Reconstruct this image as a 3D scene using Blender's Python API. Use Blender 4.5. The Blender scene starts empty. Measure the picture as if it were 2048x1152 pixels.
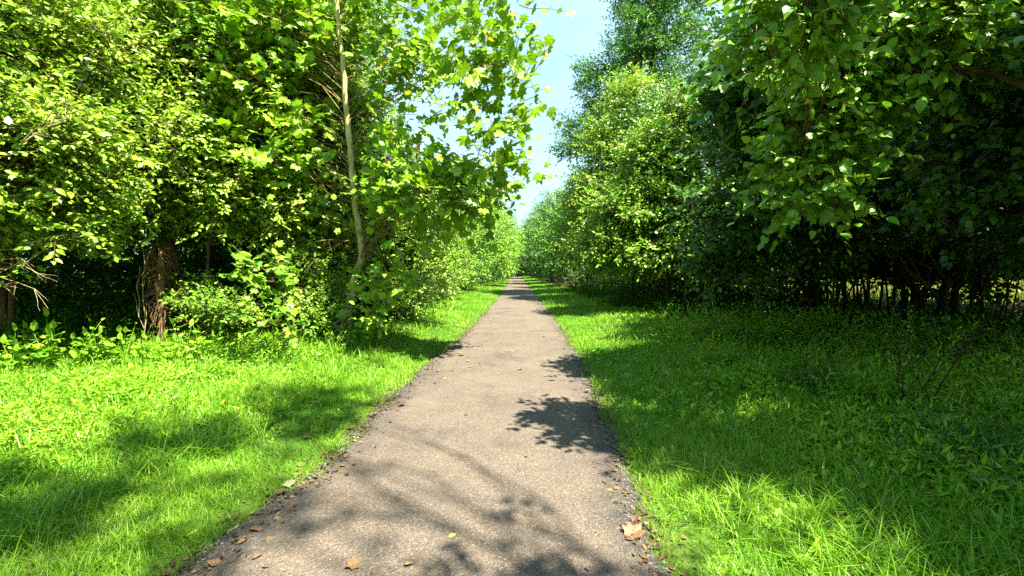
import bpy, math, random
import numpy as np
from mathutils import Vector

random.seed(11)
rng = np.random.default_rng(11)
scene = bpy.context.scene
COL = scene.collection

# ------------------------------------------------------------------ camera constants
F, CX, HY, EYE = 853.0, 1035.0, 542.0, 1.58
def at(px, py, Y):
    return np.array([(px - CX) / F * Y, Y, EYE + (HY - py) / F * Y])
SUN = np.array([0.42, -0.35, 1.0]); SUN /= np.linalg.norm(SUN)

def nrm(a):
    return a / np.maximum(np.linalg.norm(a, axis=-1, keepdims=True), 1e-9)

def sstep(a, b, x):
    t = np.clip((x - a) / (b - a), 0, 1)
    return t * t * (3 - 2 * t)

# ------------------------------------------------------------------ tagging
def tag(o, label=None, cat=None, group=None, kind=None):
    if label: o['label'] = label
    if cat: o['category'] = cat
    if group: o['group'] = group
    if kind: o['kind'] = kind
    return o

def empty(name, loc, rz=0.0, scale=1.0):
    o = bpy.data.objects.new(name, None)
    o.empty_display_size = 0.2
    COL.objects.link(o)
    o.location = [float(v) for v in loc]; o.rotation_euler = (0, 0, rz); o.scale = (scale,) * 3
    return o

def copy_tree(root, loc, rz, scale):
    r = root.copy(); COL.objects.link(r)
    r.location = loc; r.rotation_euler = (0, 0, rz); r.scale = (scale,) * 3 if not isinstance(scale, tuple) else scale
    for ch in list(root.children):
        c = ch.copy(); COL.objects.link(c); c.parent = r
        for g in list(ch.children):
            d = g.copy(); COL.objects.link(d); d.parent = c
    return r

# ------------------------------------------------------------------ mesh from numpy
class Geo:
    """chunks of (verts, tris/quads, per-face value, material slot)"""
    def __init__(self): self.c = []
    def add(self, v, f, val=None, mat=0, smooth=False):
        v = np.asarray(v, float).reshape(-1, 3); f = np.asarray(f, int)
        if len(v) == 0 or len(f) == 0: return
        if val is None: val = rng.random(len(f))
        self.c.append((v, f, np.asarray(val, float), mat, smooth))
    def build(self, name, mats, parent=None, origin=(0, 0, 0)):
        me = bpy.data.meshes.new(name)
        off = 0; V = []; L = []; S = []; A = []; M = []; SM = []; ls = 0
        for v, f, val, mat, sm in self.c:
            V.append(v); L.append((f + off).ravel())
            k = f.shape[1]
            S.append(ls + np.arange(len(f)) * k); ls += f.size
            A.append(val); M.append(np.full(len(f), mat)); SM.append(np.full(len(f), sm))
            off += len(v)
        V = np.concatenate(V) - np.asarray(origin, float); L = np.concatenate(L); S = np.concatenate(S)
        A = np.concatenate(A); M = np.concatenate(M); SM = np.concatenate(SM)
        me.vertices.add(len(V)); me.vertices.foreach_set('co', V.astype(np.float32).ravel())
        me.loops.add(len(L)); me.loops.foreach_set('vertex_index', L.astype(np.int32))
        me.polygons.add(len(S)); me.polygons.foreach_set('loop_start', S.astype(np.int32))
        for m in mats: me.materials.append(m)
        me.polygons.foreach_set('material_index', M.astype(np.int32))
        me.polygons.foreach_set('use_smooth', SM.astype(bool))
        at_ = me.attributes.new('v', 'FLOAT', 'FACE'); at_.data.foreach_set('value', A.astype(np.float32))
        me.update(calc_edges=True); me.validate()
        o = bpy.data.objects.new(name, me); COL.objects.link(o)
        if parent is not None: o.parent = parent
        return o

def tubes(P, R, sides=5):
    """P (T,k,3) polylines, R (T,k) radii -> verts, quads"""
    P = np.asarray(P, float); R = np.asarray(R, float)
    T, k, _ = P.shape
    d = np.empty_like(P); d[:, 1:-1] = P[:, 2:] - P[:, :-2]; d[:, 0] = P[:, 1] - P[:, 0]; d[:, -1] = P[:, -1] - P[:, -2]
    d = nrm(d)
    ref = np.where(np.abs(d[:, :1, 2:3]) > .75, np.array([1., .2, 0]), np.array([.1, .2, 1.]))
    a = nrm(np.cross(d, np.broadcast_to(ref, d.shape))); b = np.cross(d, a)
    th = np.arange(sides) / sides * 2 * np.pi
    ring = a[:, :, None] * np.cos(th)[None, None, :, None] + b[:, :, None] * np.sin(th)[None, None, :, None]
    V = P[:, :, None] + ring * R[:, :, None, None]
    idx = np.arange(T * k * sides).reshape(T, k, sides)
    q = np.stack([idx[:, :-1], np.roll(idx[:, :-1], -1, 2), np.roll(idx[:, 1:], -1, 2), idx[:, 1:]], -1).reshape(-1, 4)
    return V.reshape(-1, 3), q

def smooth_line(pts, n):
    pts = np.asarray(pts, float); m = len(pts)
    s = np.linspace(0, m - 1, n); out = []
    for x in s:
        i = min(int(x), m - 2); t = x - i
        p0 = pts[max(i - 1, 0)]; p1 = pts[i]; p2 = pts[i + 1]; p3 = pts[min(i + 2, m - 1)]
        out.append(.5 * ((2 * p1) + (-p0 + p2) * t + (2 * p0 - 5 * p1 + 4 * p2 - p3) * t * t + (-p0 + 3 * p1 - 3 * p2 + p3) * t ** 3))
    return np.array(out)

# ------------------------------------------------------------------ leaf templates (x across, y along, z up)
def T_(v, f): return np.array(v, float), np.array(f, int)
LEAF = {
    'small': T_([(0, 0, 0), (-.28, .45, .07), (0, 1, -.08), (.28, .45, .07)], [(0, 2, 1), (0, 3, 2)]),
    'lance': T_([(0, 0, 0), (-.12, .35, .03), (0, 1, -.15), (.12, .35, .03)], [(0, 2, 1), (0, 3, 2)]),
    'ovate': T_([(0, 0, 0), (0, .5, -.02), (0, 1, -.16), (-.25, .28, .05), (-.22, .64, .02), (.25, .28, .05), (.22, .64, .02)],
                [(0, 1, 3), (1, 4, 3), (1, 2, 4), (0, 5, 1), (1, 5, 6), (1, 6, 2)]),
    'broad': T_([(0, 0, 0), (0, .5, -.03), (0, 1, -.22), (-.3, .12, .05), (-.39, .42, .03), (-.2, .76, -.05),
                 (.3, .12, .05), (.39, .42, .03), (.2, .76, -.05)],
                [(0, 1, 3), (3, 1, 4), (4, 1, 5), (5, 1, 2), (0, 6, 1), (6, 7, 1), (7, 8, 1), (8, 2, 1)]),
}
_syc = [(0, .06, 0), (-.22, -.07, .02), (-.30, .06, .03), (-.56, .22, -.05), (-.42, .38, .02), (-.50, .70, -.07), (-.24, .66, .02),
        (-.16, .78, .0), (0, 1.0, -.12), (.16, .78, 0), (.24, .66, .02), (.50, .70, -.07), (.42, .38, .02), (.56, .22, -.05), (.30, .06, .03), (.22, -.07, .02)]
LEAF['syc'] = T_([(0, .38, .05)] + _syc, [(0, i + 1, (i + 1) % 16 + 1) for i in range(16)][::-1])

def leaves(geo, kind, pos, d, n, size, val, mat):
    tv, tf = LEAF[kind]
    n = n - (n * d).sum(-1, keepdims=True) * d; n = nrm(n)
    s = np.cross(d, n)
    M = len(pos)
    bend = (rng.random(M) * 2.2 - .4)[:, None, None]
    V = (pos[:, None] + size[:, None, None] * (s[:, None] * tv[None, :, :1] + d[:, None] * tv[None, :, 1:2] + n[:, None] * tv[None, :, 2:3] * bend))
    Fc = (tf[None] + (np.arange(M) * len(tv))[:, None, None]).reshape(-1, 3)
    geo.add(V, Fc, np.repeat(val, len(tf)), mat, smooth=False)

def spray(geo, kind, p, d, L, n, size, cval, mat, bias=(0, 0, 1), biasw=.9, jit=.5, droop=.1, spiral=False, fwd=.5, hang=.15, yellow=.012):
    """n leaves along each twig p->p+d*L"""
    T = len(p)
    t = np.linspace(.1, 1, n)
    up = np.array([0, 0, 1.])
    pos = p[:, None] + d[:, None] * (L[:, None] * t[None])[..., None]
    pos[..., 2] -= droop * L[:, None] * t[None] ** 2
    alt = np.array([.37, .81, .1])
    s1 = nrm(np.cross(d, up) + 1e-3 * alt); s2 = np.cross(s1, d)
    if spiral:
        ph = np.arange(n) * 2.4; ph = ph[None] + rng.random((T, 1)) * 6.28
    else:
        ph = (np.arange(n) % 2) * np.pi; ph = ph[None] + rng.normal(0, .45, (T, n))
    rad = s1[:, None] * np.cos(ph)[..., None] + s2[:, None] * np.sin(ph)[..., None]
    ld = d[:, None] * fwd + rad * .8 + rng.normal(0, .28, (T, n, 3)); ld[..., 2] -= hang
    ld[:, -1] = d + rng.normal(0, .2, (T, 3))
    ld = nrm(ld)
    nn = np.asarray(bias, float) * biasw + rng.normal(0, jit, (T, n, 3))
    sz = size * (.48 + .8 * rng.random((T, n))) * (1.05 - .25 * t[None])
    val = np.clip(.55 * cval[:, None] + .45 * rng.random((T, n)), 0, .94)
    val = np.where(rng.random((T, n)) < yellow, 1.0, val)
    pos = pos + ld * (sz * .12)[..., None]
    leaves(geo, kind, pos.reshape(-1, 3), ld.reshape(-1, 3), nn.reshape(-1, 3), sz.ravel(), val.ravel(), mat)

# ------------------------------------------------------------------ materials
def new_mat(name):
    m = bpy.data.materials.new(name); m.use_nodes = True
    nt = m.node_tree; nt.nodes.clear()
    out = nt.nodes.new('ShaderNodeOutputMaterial')
    return m, nt, out
def ramp(nt, stops, fac):
    r = nt.nodes.new('ShaderNodeValToRGB')
    e = r.color_ramp.elements
    while len(e) < len(stops): e.new(.5)
    for el, (p, c) in zip(e, stops): el.position = p; el.color = (*c, 1)
    nt.links.new(fac, r.inputs[0]); return r
def leaf_mat(name, dark, mid, light, yellow=(.5, .42, .05), tr=.35, rough=.45, spec=.35, trc=(1.25, 1.35, .5)):
    m, nt, out = new_mat(name)
    a = nt.nodes.new('ShaderNodeAttribute'); a.attribute_name = 'v'
    r = ramp(nt, [(0, dark), (.5, mid), (.93, light), (.97, yellow)], a.outputs['Fac'])
    b = nt.nodes.new('ShaderNodeBsdfPrincipled'); b.inputs['Roughness'].default_value = rough
    b.inputs['Specular IOR Level'].default_value = spec
    nt.links.new(r.outputs[0], b.inputs['Base Color'])
    mul = nt.nodes.new('ShaderNodeMix'); mul.data_type = 'RGBA'; mul.blend_type = 'MULTIPLY'; mul.inputs[0].default_value = 1
    nt.links.new(r.outputs[0], mul.inputs[6]); mul.inputs[7].default_value = (*trc, 1)
    t = nt.nodes.new('ShaderNodeBsdfTranslucent'); nt.links.new(mul.outputs[2], t.inputs['Color'])
    mx = nt.nodes.new('ShaderNodeMixShader'); mx.inputs[0].default_value = tr
    nt.links.new(b.outputs[0], mx.inputs[1]); nt.links.new(t.outputs[0], mx.inputs[2])
    nt.links.new(mx.outputs[0], out.inputs[0]); return m
def bark_mat(name, c1, c2, scale=8, stretch=.25, bump=.6, c3=None):
    m, nt, out = new_mat(name)
    tc = nt.nodes.new('ShaderNodeTexCoord'); mp = nt.nodes.new('ShaderNodeMapping'); mp.inputs['Scale'].default_value = (1, 1, stretch)
    nt.links.new(tc.outputs['Object'], mp.inputs[0])
    n = nt.nodes.new('ShaderNodeTexNoise'); n.inputs['Scale'].default_value = scale; n.inputs['Detail'].default_value = 6
    n.inputs['Roughness'].default_value = .65; nt.links.new(mp.outputs[0], n.inputs['Vector'])
    st = [(.36, c1), (.56, c2)] if c3 is None else [(.36, c1), (.46, c2), (.56, c2), (.62, c3)]
    r = ramp(nt, st, n.outputs[0])
    b = nt.nodes.new('ShaderNodeBsdfPrincipled'); b.inputs['Roughness'].default_value = .9; b.inputs['Specular IOR Level'].default_value = .1
    nt.links.new(r.outputs[0], b.inputs['Base Color'])
    bp = nt.nodes.new('ShaderNodeBump'); bp.inputs['Strength'].default_value = bump; bp.inputs['Distance'].default_value = .02
    nt.links.new(n.outputs[0], bp.inputs['Height']); nt.links.new(bp.outputs[0], b.inputs['Normal'])
    nt.links.new(b.outputs[0], out.inputs[0]); return m

M_SYC = leaf_mat('sycamore_leaf', (.12, .27, .010), (.20, .38, .018), (.31, .48, .028), (.5, .38, .03), tr=.27, spec=.4)
M_HON = leaf_mat('thicket_leaf', (.12, .26, .014), (.23, .39, .025), (.34, .50, .045), (.48, .42, .05), tr=.24, spec=.45, rough=.4)
M_MID = leaf_mat('bright_tree_leaf', (.08, .22, .012), (.15, .32, .02), (.26, .44, .035), (.5, .4, .04), tr=.22, spec=.35, rough=.42)
M_FAR = leaf_mat('far_tree_leaf', (.05, .16, .012), (.10, .25, .018), (.18, .35, .03), (.4, .35, .04), tr=.18, spec=.3)
M_YEL = leaf_mat('yellowing_leaf', (.11, .25, .014), (.19, .35, .022), (.30, .43, .035), (.50, .34, .06), tr=.24, spec=.45)
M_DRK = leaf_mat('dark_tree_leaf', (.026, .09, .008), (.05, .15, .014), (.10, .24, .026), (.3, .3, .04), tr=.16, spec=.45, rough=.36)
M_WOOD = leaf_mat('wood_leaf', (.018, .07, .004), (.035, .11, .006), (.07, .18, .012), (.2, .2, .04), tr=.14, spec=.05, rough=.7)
M_BLU = leaf_mat('bluish_tree_leaf', (.045, .14, .026), (.075, .20, .035), (.13, .28, .05), (.3, .28, .05), tr=.28)
M_HERB = leaf_mat('herb_leaf', (.065, .21, .010), (.16, .36, .016), (.28, .45, .03), (.45, .40, .05), tr=.28, spec=.35)
M_GRASS = leaf_mat('grass_blade', (.065, .21, .010), (.14, .33, .016), (.26, .41, .035), (.42, .36, .17), tr=.30, rough=.4)
M_MEADOW = leaf_mat('meadow_blade', (.10, .14, .02), (.19, .19, .035), (.28, .25, .06), (.32, .28, .12), tr=.3)
M_WEED = leaf_mat('weed_leaf', (.09, .25, .012), (.16, .36, .018), (.25, .45, .03), (.4, .4, .05), tr=.35, spec=.2)
M_SYCBARK = bark_mat('sycamore_bark', (.24, .18, .075), (.50, .42, .19), 7, .22, .8, (.64, .58, .34))
M_BARK = bark_mat('brown_bark', (.05, .030, .015), (.13, .085, .045), 14, .2, .9)
M_DBARK = bark_mat('dark_bark', (.018, .012, .008), (.05, .034, .022), 14, .2, .8)
M_TWIG = bark_mat('twig_bark', (.07, .06, .02), (.17, .14, .06), 20, .3, .2)
M_TAN = bark_mat('tan_twig_bark', (.12, .09, .035), (.26, .20, .09), 20, .3, .2)
M_DRY = bark_mat('bleached_twig', (.20, .16, .08), (.40, .32, .18), 20, .3, .2)
M_VINE = bark_mat('shaggy_vine_bark', (.06, .04, .022), (.28, .18, .09), 16, .12, .9)

# ------------------------------------------------------------------ tree generator
def make_tree(name, label, cat, base, trunks, lobes, leaf, size, lmat, bmat=None, group=None, twigs=9, lpt=8, tl=.38, rc=.42,
              droop=.12, bias=(.22, -.5, .72), biasw=1.0, jit=.42, dens=1.6, limb_p=.18, hang=.15, tmat=None, limb_r=.010, limbs=True, twig_geo=True,
              sides=10, wob=.03, yellow=.012, radbias=.42):
    """trunks: list of (points, r0, r1); lobes: (cx,cy,cz, rx,ry,rz, clumps)"""
    bmat = bmat or M_BARK; tmat = tmat or M_TWIG
    base = np.asarray(base, float)
    root = empty(name, base); tag(root, label, cat, group)
    tg = Geo(); lines = []
    for pts, r0, r1 in trunks:
        n = max(8, len(pts) * 4)
        ln = smooth_line(pts, n); ln[1:-1] += rng.normal(0, wob * .35, (n - 2, 3)) * np.array([1, 1, .3])
        rr = r0 + (r1 - r0) * np.linspace(0, 1, n) ** .8
        rr = rr * (1 + rng.normal(0, .05, n)); rr[0] *= 1.35; rr[1] *= 1.1
        v, q = tubes(ln[None], rr[None], sides); v = v + rng.normal(0, r0 * .035, v.shape)
        tg.add(v, q, mat=0, smooth=True); lines.append((ln, rr))
    cg = Geo(); LP = []; LR = []
    for lobe in lobes:
        cx, cy, cz, rx, ry, rz, nc = lobe[:7]; lb = lobe[7] if len(lobe) > 7 else bias
        nc = int(nc * dens)
        c = np.array([cx, cy, cz]); r = np.array([rx, ry, rz])
        u = nrm(rng.normal(size=(nc, 3))); rad = rng.random(nc) ** radbias
        u[:, 2] = np.where((u[:, 2] < -.55) & (rng.random(nc) < .6), -u[:, 2], u[:, 2])
        cen = c + u * rad[:, None] * r * (1 + rng.normal(0, .10, (nc, 1)))
        cv = rng.random(nc)
        tc = np.repeat(cen, twigs, 0); T = len(tc)
        pb = tc + rng.normal(0, rc * .5, (T, 3)) * np.array([1, 1, .7])
        out = nrm((pb - c) / r)
        d = nrm(out * .75 + rng.normal(0, .55, (T, 3)) + np.array([0, 0, .08]))
        Lt = tl * (.6 + .7 * rng.random(T))
        spray(cg, leaf, pb, d, Lt, lpt, size, np.clip(np.repeat(cv, twigs) + rng.normal(0, .12, T), 0, 1), 0,
              bias=lb, biasw=biasw, jit=jit, droop=droop, hang=hang, yellow=yellow)
        if twig_geo:
            e = pb + d * Lt[:, None]; e[:, 2] -= droop * Lt
            mid = (pb + d * Lt[:, None] * .5); mid[:, 2] -= droop * Lt * .25
            st = tc + (pb - tc) * .15
            PP = np.stack([st, pb, mid, e], 1)
            RR = np.tile(np.array([[.0045, .004, .003, .0015]]) * (size / .09) ** .5, (T, 1))
            v, q = tubes(PP, RR, 3); cg.add(v, q, mat=1, smooth=True)
        if limbs:
            for q_ in cen[rng.random(len(cen)) < limb_p]:
                best = None
                for ln, rr in lines:
                    h = np.hypot(ln[:, 0] - q_[0], ln[:, 1] - q_[1])
                    cost = np.abs(ln[:, 2] - (q_[2] - .45 * h)) + .25 * h
                    i = int(np.argmin(cost))
                    if best is None or cost[i] < best[0]: best = (cost[i], ln[i], rr[i])
                s = best[1]; dist = np.linalg.norm(q_ - s)
                if dist > 3.2 and rng.random() < .5: continue
                tt = np.linspace(0, 1, 6)[:, None]
                P = s + (q_ - s) * tt; P[:, 2] += np.sin(tt[:, 0] * np.pi) * .10 * dist
                P[1:-1] += rng.normal(0, .035 * dist, (4, 3))
                LP.append(P); LR.append(np.linspace(min(limb_r * (.7 + .45 * dist), best[2] * .7), limb_r * .35, 6))
    if LP:
        v, q = tubes(np.array(LP), np.array(LR), 4); tg.add(v, q, mat=1 if tmat is not bmat else 0, smooth=True)
    tg.build('trunk', [bmat, tmat], root, base)
    cg.build('crown', [lmat, tmat], root, base)
    return root

# ------------------------------------------------------------------ terrain and path
PY = np.array([-6, 0, 2.3, 3.4, 4.7, 6.8, 10, 15, 25, 40, 60, 100, 150, 400])
PC = np.array([-.62, -.58, -.50, -.36, -.31, -.24, -.10, -.02, .05, .0, -.15, -.4, -.6, -.6])
PW = np.array([1.26, 1.26, 1.255, 1.2, 1.28, 1.30, 1.24, 1.22, 1.19, 1.18, 1.18, 1.18, 1.18, 1.18])
def pcen(y): return np.interp(y, PY, PC)
def pwid(y): return np.interp(y, PY, PW)
def ground_z(x, y):
    dx = np.abs(x - pcen(y)) - pwid(y)
    z = -.03 + .05 * sstep(0, .5, dx) + .10 * sstep(1.5, 6, dx) * np.where(x < 0, 1.4, .3)
    z += np.where(x > 0, .09, .04) * (np.sin(x * .9 + y * .55 + 1) * np.sin(y * .8 - x * .3)) * sstep(2.0, 4.0, dx) + (.03 * np.sin(x * 1.3 + y * .7) + .025 * np.sin(x * .6 - y * 1.1 + 2)) * sstep(.6, 2.5, dx)
    return z

def grid_xs():
    return np.unique(np.concatenate([np.linspace(-400, -30, 12), np.linspace(-30, -10, 21), np.linspace(-10, 10, 101), np.linspace(10, 30, 21), np.linspace(30, 400, 12)]))
def grid_ys():
    return np.unique(np.concatenate([np.linspace(-200, -12, 10), np.linspace(-12, 24, 145), np.linspace(24, 80, 57), np.linspace(80, 160, 30), np.linspace(160, 900, 16)]))
gx, gy = grid_xs(), grid_ys()
XX, YY = np.meshgrid(gx, gy)
ZZ = ground_z(XX, YY)
idx = np.arange(XX.size).reshape(XX.shape)
q = np.stack([idx[:-1, :-1], idx[:-1, 1:], idx[1:, 1:], idx[1:, :-1]], -1).reshape(-1, 4)

def treeline(y, side):
    """x of the foot of the trees on each side"""
    if side < 0: return np.interp(y, [0, 5, 7.5, 9, 10, 13, 17, 24, 40, 80, 150], [-8.5, -8, -7.2, -5.2, -4.2, -3.5, -3.6, -3.7, -3.8, -3.8, -3.8])
    return np.interp(y, [0, 6, 8.5, 10, 12, 16, 20, 40, 80, 150], [8.5, 8.2, 7.0, 5.4, 4.4, 3.7, 3.4, 3.0, 2.8, 2.8])

def soil_mat():
    m, nt, out = new_mat('soil_and_litter')
    tc = nt.nodes.new('ShaderNodeTexCoord')
    n1 = nt.nodes.new('ShaderNodeTexNoise'); n1.inputs['Scale'].default_value = 1.7; n1.inputs['Detail'].default_value = 8
    n2 = nt.nodes.new('ShaderNodeTexNoise'); n2.inputs['Scale'].default_value = 38; n2.inputs['Detail'].default_value = 5
    for n in (n1, n2): nt.links.new(tc.outputs['Object'], n.inputs['Vector'])
    g = ramp(nt, [(.3, (.05, .11, .012)), (.55, (.09, .17, .02)), (.75, (.16, .15, .05))], n2.outputs[0])
    l = ramp(nt, [(.3, (.022, .014, .008)), (.6, (.06, .04, .02)), (.75, (.10, .07, .035))], n2.outputs[0])
    a = nt.nodes.new('ShaderNodeAttribute'); a.attribute_name = 'litter'
    ad = nt.nodes.new('ShaderNodeMath'); ad.operation = 'ADD'; nt.links.new(a.outputs['Fac'], ad.inputs[0])
    sb = nt.nodes.new('ShaderNodeMath'); sb.operation = 'SUBTRACT'; nt.links.new(n1.outputs[0], sb.inputs[0]); sb.inputs[1].default_value = .5
    nt.links.new(sb.outputs[0], ad.inputs[1]); ad.use_clamp = True
    mx = nt.nodes.new('ShaderNodeMix'); mx.data_type = 'RGBA'
    nt.links.new(ad.outputs[0], mx.inputs[0]); nt.links.new(g.outputs[0], mx.inputs[6]); nt.links.new(l.outputs[0], mx.inputs[7])
    b = nt.nodes.new('ShaderNodeBsdfPrincipled'); b.inputs['Roughness'].default_value = .95; b.inputs['Specular IOR Level'].default_value = .1
    nt.links.new(mx.outputs[2], b.inputs['Base Color'])
    bp = nt.nodes.new('ShaderNodeBump'); bp.inputs['Strength'].default_value = .8; bp.inputs['Distance'].default_value = .03
    nt.links.new(n2.outputs[0], bp.inputs['Height']); nt.links.new(bp.outputs[0], b.inputs['Normal'])
    nt.links.new(b.outputs[0], out.inputs[0]); return m
gg = Geo(); gg.add(np.stack([XX, YY, ZZ], -1), q, mat=0, smooth=True)
ground = gg.build('ground', [soil_mat()]); tag(ground, kind='structure')
lt = np.where(XX < 0, sstep(-.6, .9, treeline(YY, -1) - XX), sstep(-.6, .9, XX - treeline(YY, 1)))
lt = np.where((XX > 16) & (YY > 20), 0, lt)
dd = np.abs(XX - pcen(YY)) - pwid(YY)
lt = np.maximum(lt, .75 * (1 - sstep(-.05, .22, dd)))
la = ground.data.attributes.new('litter', 'FLOAT', 'POINT'); la.data.foreach_set('value', lt.astype(np.float32).ravel())

def path_mat():
    m, nt, out = new_mat('weathered_asphalt')
    N, Lk = nt.nodes, nt.links
    tc = N.new('ShaderNodeTexCoord')
    vor = N.new('ShaderNodeTexVoronoi'); vor.inputs['Scale'].default_value = 150; Lk.new(tc.outputs['Object'], vor.inputs['Vector'])
    vor2 = N.new('ShaderNodeTexVoronoi'); vor2.inputs['Scale'].default_value = 75; Lk.new(tc.outputs['Object'], vor2.inputs['Vector'])
    sep = N.new('ShaderNodeSeparateColor'); Lk.new(vor.outputs['Color'], sep.inputs[0])
    sep2 = N.new('ShaderNodeSeparateColor'); Lk.new(vor2.outputs['Color'], sep2.inputs[0])
    base = ramp(nt, [(0, (.090, .074, .061)), (.35, (.124, .101, .080)), (.75, (.152, .124, .098)), (.95, (.18, .148, .117)), (1, (.32, .28, .235))], sep.outputs[0])
    st = ramp(nt, [(0, (.72, .71, .70)), (.5, (1, 1, 1)), (1, (1.12, 1.12, 1.12))], sep2.outputs[1])
    m1 = N.new('ShaderNodeMix'); m1.data_type = 'RGBA'; m1.blend_type = 'MULTIPLY'; m1.inputs[0].default_value = .8
    Lk.new(base.outputs[0], m1.inputs[6]); Lk.new(st.outputs[0], m1.inputs[7])
    n = N.new('ShaderNodeTexNoise'); n.inputs['Scale'].default_value = 1.1; n.inputs['Detail'].default_value = 9; n.inputs['Roughness'].default_value = .68
    Lk.new(tc.outputs['Object'], n.inputs['Vector'])
    pt = ramp(nt, [(.30, (.60, .61, .65)), (.45, (.90, .90, .92)), (.64, (1.10, 1.08, 1.04))], n.outputs[0])
    m2 = N.new('ShaderNodeMix'); m2.data_type = 'RGBA'; m2.blend_type = 'MULTIPLY'; m2.inputs[0].default_value = 1
    Lk.new(m1.outputs[2], m2.inputs[6]); Lk.new(pt.outputs[0], m2.inputs[7])
    # worn loose edge: darker bare chippings
    a = N.new('ShaderNodeAttribute'); a.attribute_name = 'edge'
    n3 = N.new('ShaderNodeTexNoise'); n3.inputs['Scale'].default_value = 3.2; n3.inputs['Detail'].default_value = 5; Lk.new(tc.outputs['Object'], n3.inputs['Vector'])
    ad = N.new('ShaderNodeMath'); ad.operation = 'ADD'; Lk.new(a.outputs['Fac'], ad.inputs[0])
    sb = N.new('ShaderNodeMath'); sb.operation = 'MULTIPLY_ADD'; Lk.new(n3.outputs[0], sb.inputs[0]); sb.inputs[1].default_value = 1.2; sb.inputs[2].default_value = -.6
    Lk.new(sb.outputs[0], ad.inputs[1]); ad.use_clamp = True
    ed = ramp(nt, [(0, (.020, .0195, .021)), (.6, (.05, .047, .047)), (.9, (.10, .088, .08)), (1, (.2, .18, .15))], sep2.outputs[0])
    m3 = N.new('ShaderNodeMix'); m3.data_type = 'RGBA'; Lk.new(ad.outputs[0], m3.inputs[0]); Lk.new(m2.outputs[2], m3.inputs[6]); Lk.new(ed.outputs[0], m3.inputs[7])
    b = N.new('ShaderNodeBsdfPrincipled'); b.inputs['Roughness'].default_value = .85; b.inputs['Specular IOR Level'].default_value = .25
    Lk.new(m3.outputs[2], b.inputs['Base Color'])
    bp = N.new('ShaderNodeBump'); bp.inputs['Strength'].default_value = .75; bp.inputs['Distance'].default_value = .006
    Lk.new(vor.outputs['Distance'], bp.inputs['Height']); bp.invert = True
    bp2 = N.new('ShaderNodeBump'); bp2.inputs['Strength'].default_value = .6; bp2.inputs['Distance'].default_value = .012; bp2.invert = True
    Lk.new(vor2.outputs['Distance'], bp2.inputs['Height']); Lk.new(bp.outputs[0], bp2.inputs['Normal'])
    Lk.new(bp2.outputs[0], b.inputs['Normal']); Lk.new(b.outputs[0], out.inputs[0]); return m
ys = np.unique(np.concatenate([np.linspace(-6, 12, 300), np.linspace(12, 40, 150), np.linspace(40, 230, 160)]))
us = np.array([-1, -.97, -.93, -.85, -.7, -.4, 0, .4, .7, .85, .93, .97, 1.])
jl = np.zeros(len(ys)); jr = np.zeros(len(ys))
for fq, am in ((1.1, .035), (2.7, .032), (6.3, .026), (14, .016)):
    jl += am * np.sin(ys * fq + rng.random() * 6); jr += am * np.sin(ys * fq * 1.07 + rng.random() * 6)
PX = pcen(ys)[:, None] + us[None] * pwid(ys)[:, None]
PX += np.where(us < 0, -us, 0)[None] ** 4 * jl[:, None] + np.where(us > 0, us, 0)[None] ** 4 * jr[:, None]
PZ = np.broadcast_to(.022 - .018 * us ** 2 - .03 * (np.abs(us) > .99), PX.shape)
pi = np.arange(PX.size).reshape(PX.shape)
pq = np.stack([pi[:-1, :-1], pi[:-1, 1:], pi[1:, 1:], pi[1:, :-1]], -1).reshape(-1, 4)
pg = Geo(); pg.add(np.stack([PX, np.broadcast_to(ys[:, None], PX.shape), PZ], -1), pq, smooth=True)
path = pg.build('path', [path_mat()]); tag(path, kind='structure')
ev = np.clip((np.abs(us) - .70) / .3, 0, 1)[None] * np.interp(ys, [0, 2.5, 5, 9, 14], [1.0, .95, .7, .35, .15])[:, None]
ea = path.data.attributes.new('edge', 'FLOAT', 'POINT'); ea.data.foreach_set('value', ev.astype(np.float32).ravel())

# loose chippings along the ragged edges
def stones():
    n = 5200
    y = 1.2 + 11 * rng.random(n) ** 1.7; sd = np.where(rng.random(n) < .62, -1, 1)
    x = pcen(y) + sd * (pwid(y) - np.abs(rng.normal(0, .10, n)) + .05)
    z = np.maximum(ground_z(x, y), .0) + .004
    s = .004 + .008 * rng.random(n) ** 2
    oct_v = np.array([(1, 0, 0), (-1, 0, 0), (0, 1, 0), (0, -1, 0), (0, 0, .7), (0, 0, -.7)], float)
    oct_f = np.array([(0, 2, 4), (2, 1, 4), (1, 3, 4), (3, 0, 4), (2, 0, 5), (1, 2, 5), (3, 1, 5), (0, 3, 5)])
    V = np.stack([x, y, z], -1)[:, None] + (oct_v[None] * (1 + rng.normal(0, .3, (n, 6, 3)))) * s[:, None, None]
    g = Geo(); g.add(V, (oct_f[None] + (np.arange(n) * 6)[:, None, None]).reshape(-1, 3), np.repeat(rng.random(n), 8))
    m, nt, out = new_mat('stone_chip')
    a = nt.nodes.new('ShaderNodeAttribute'); a.attribute_name = 'v'
    r = ramp(nt, [(0, (.03, .029, .03)), (.7, (.08, .072, .066)), (1, (.2, .18, .15))], a.outputs['Fac'])
    b = nt.nodes.new('ShaderNodeBsdfPrincipled'); b.inputs['Roughness'].default_value = .8
    nt.links.new(r.outputs[0], b.inputs['Base Color']); nt.links.new(b.outputs[0], out.inputs[0])
    tag(g.build('gravel', [m]), kind='stuff', label='loose dark gravel chippings along the ragged path edges', cat='gravel')
stones()

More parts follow.
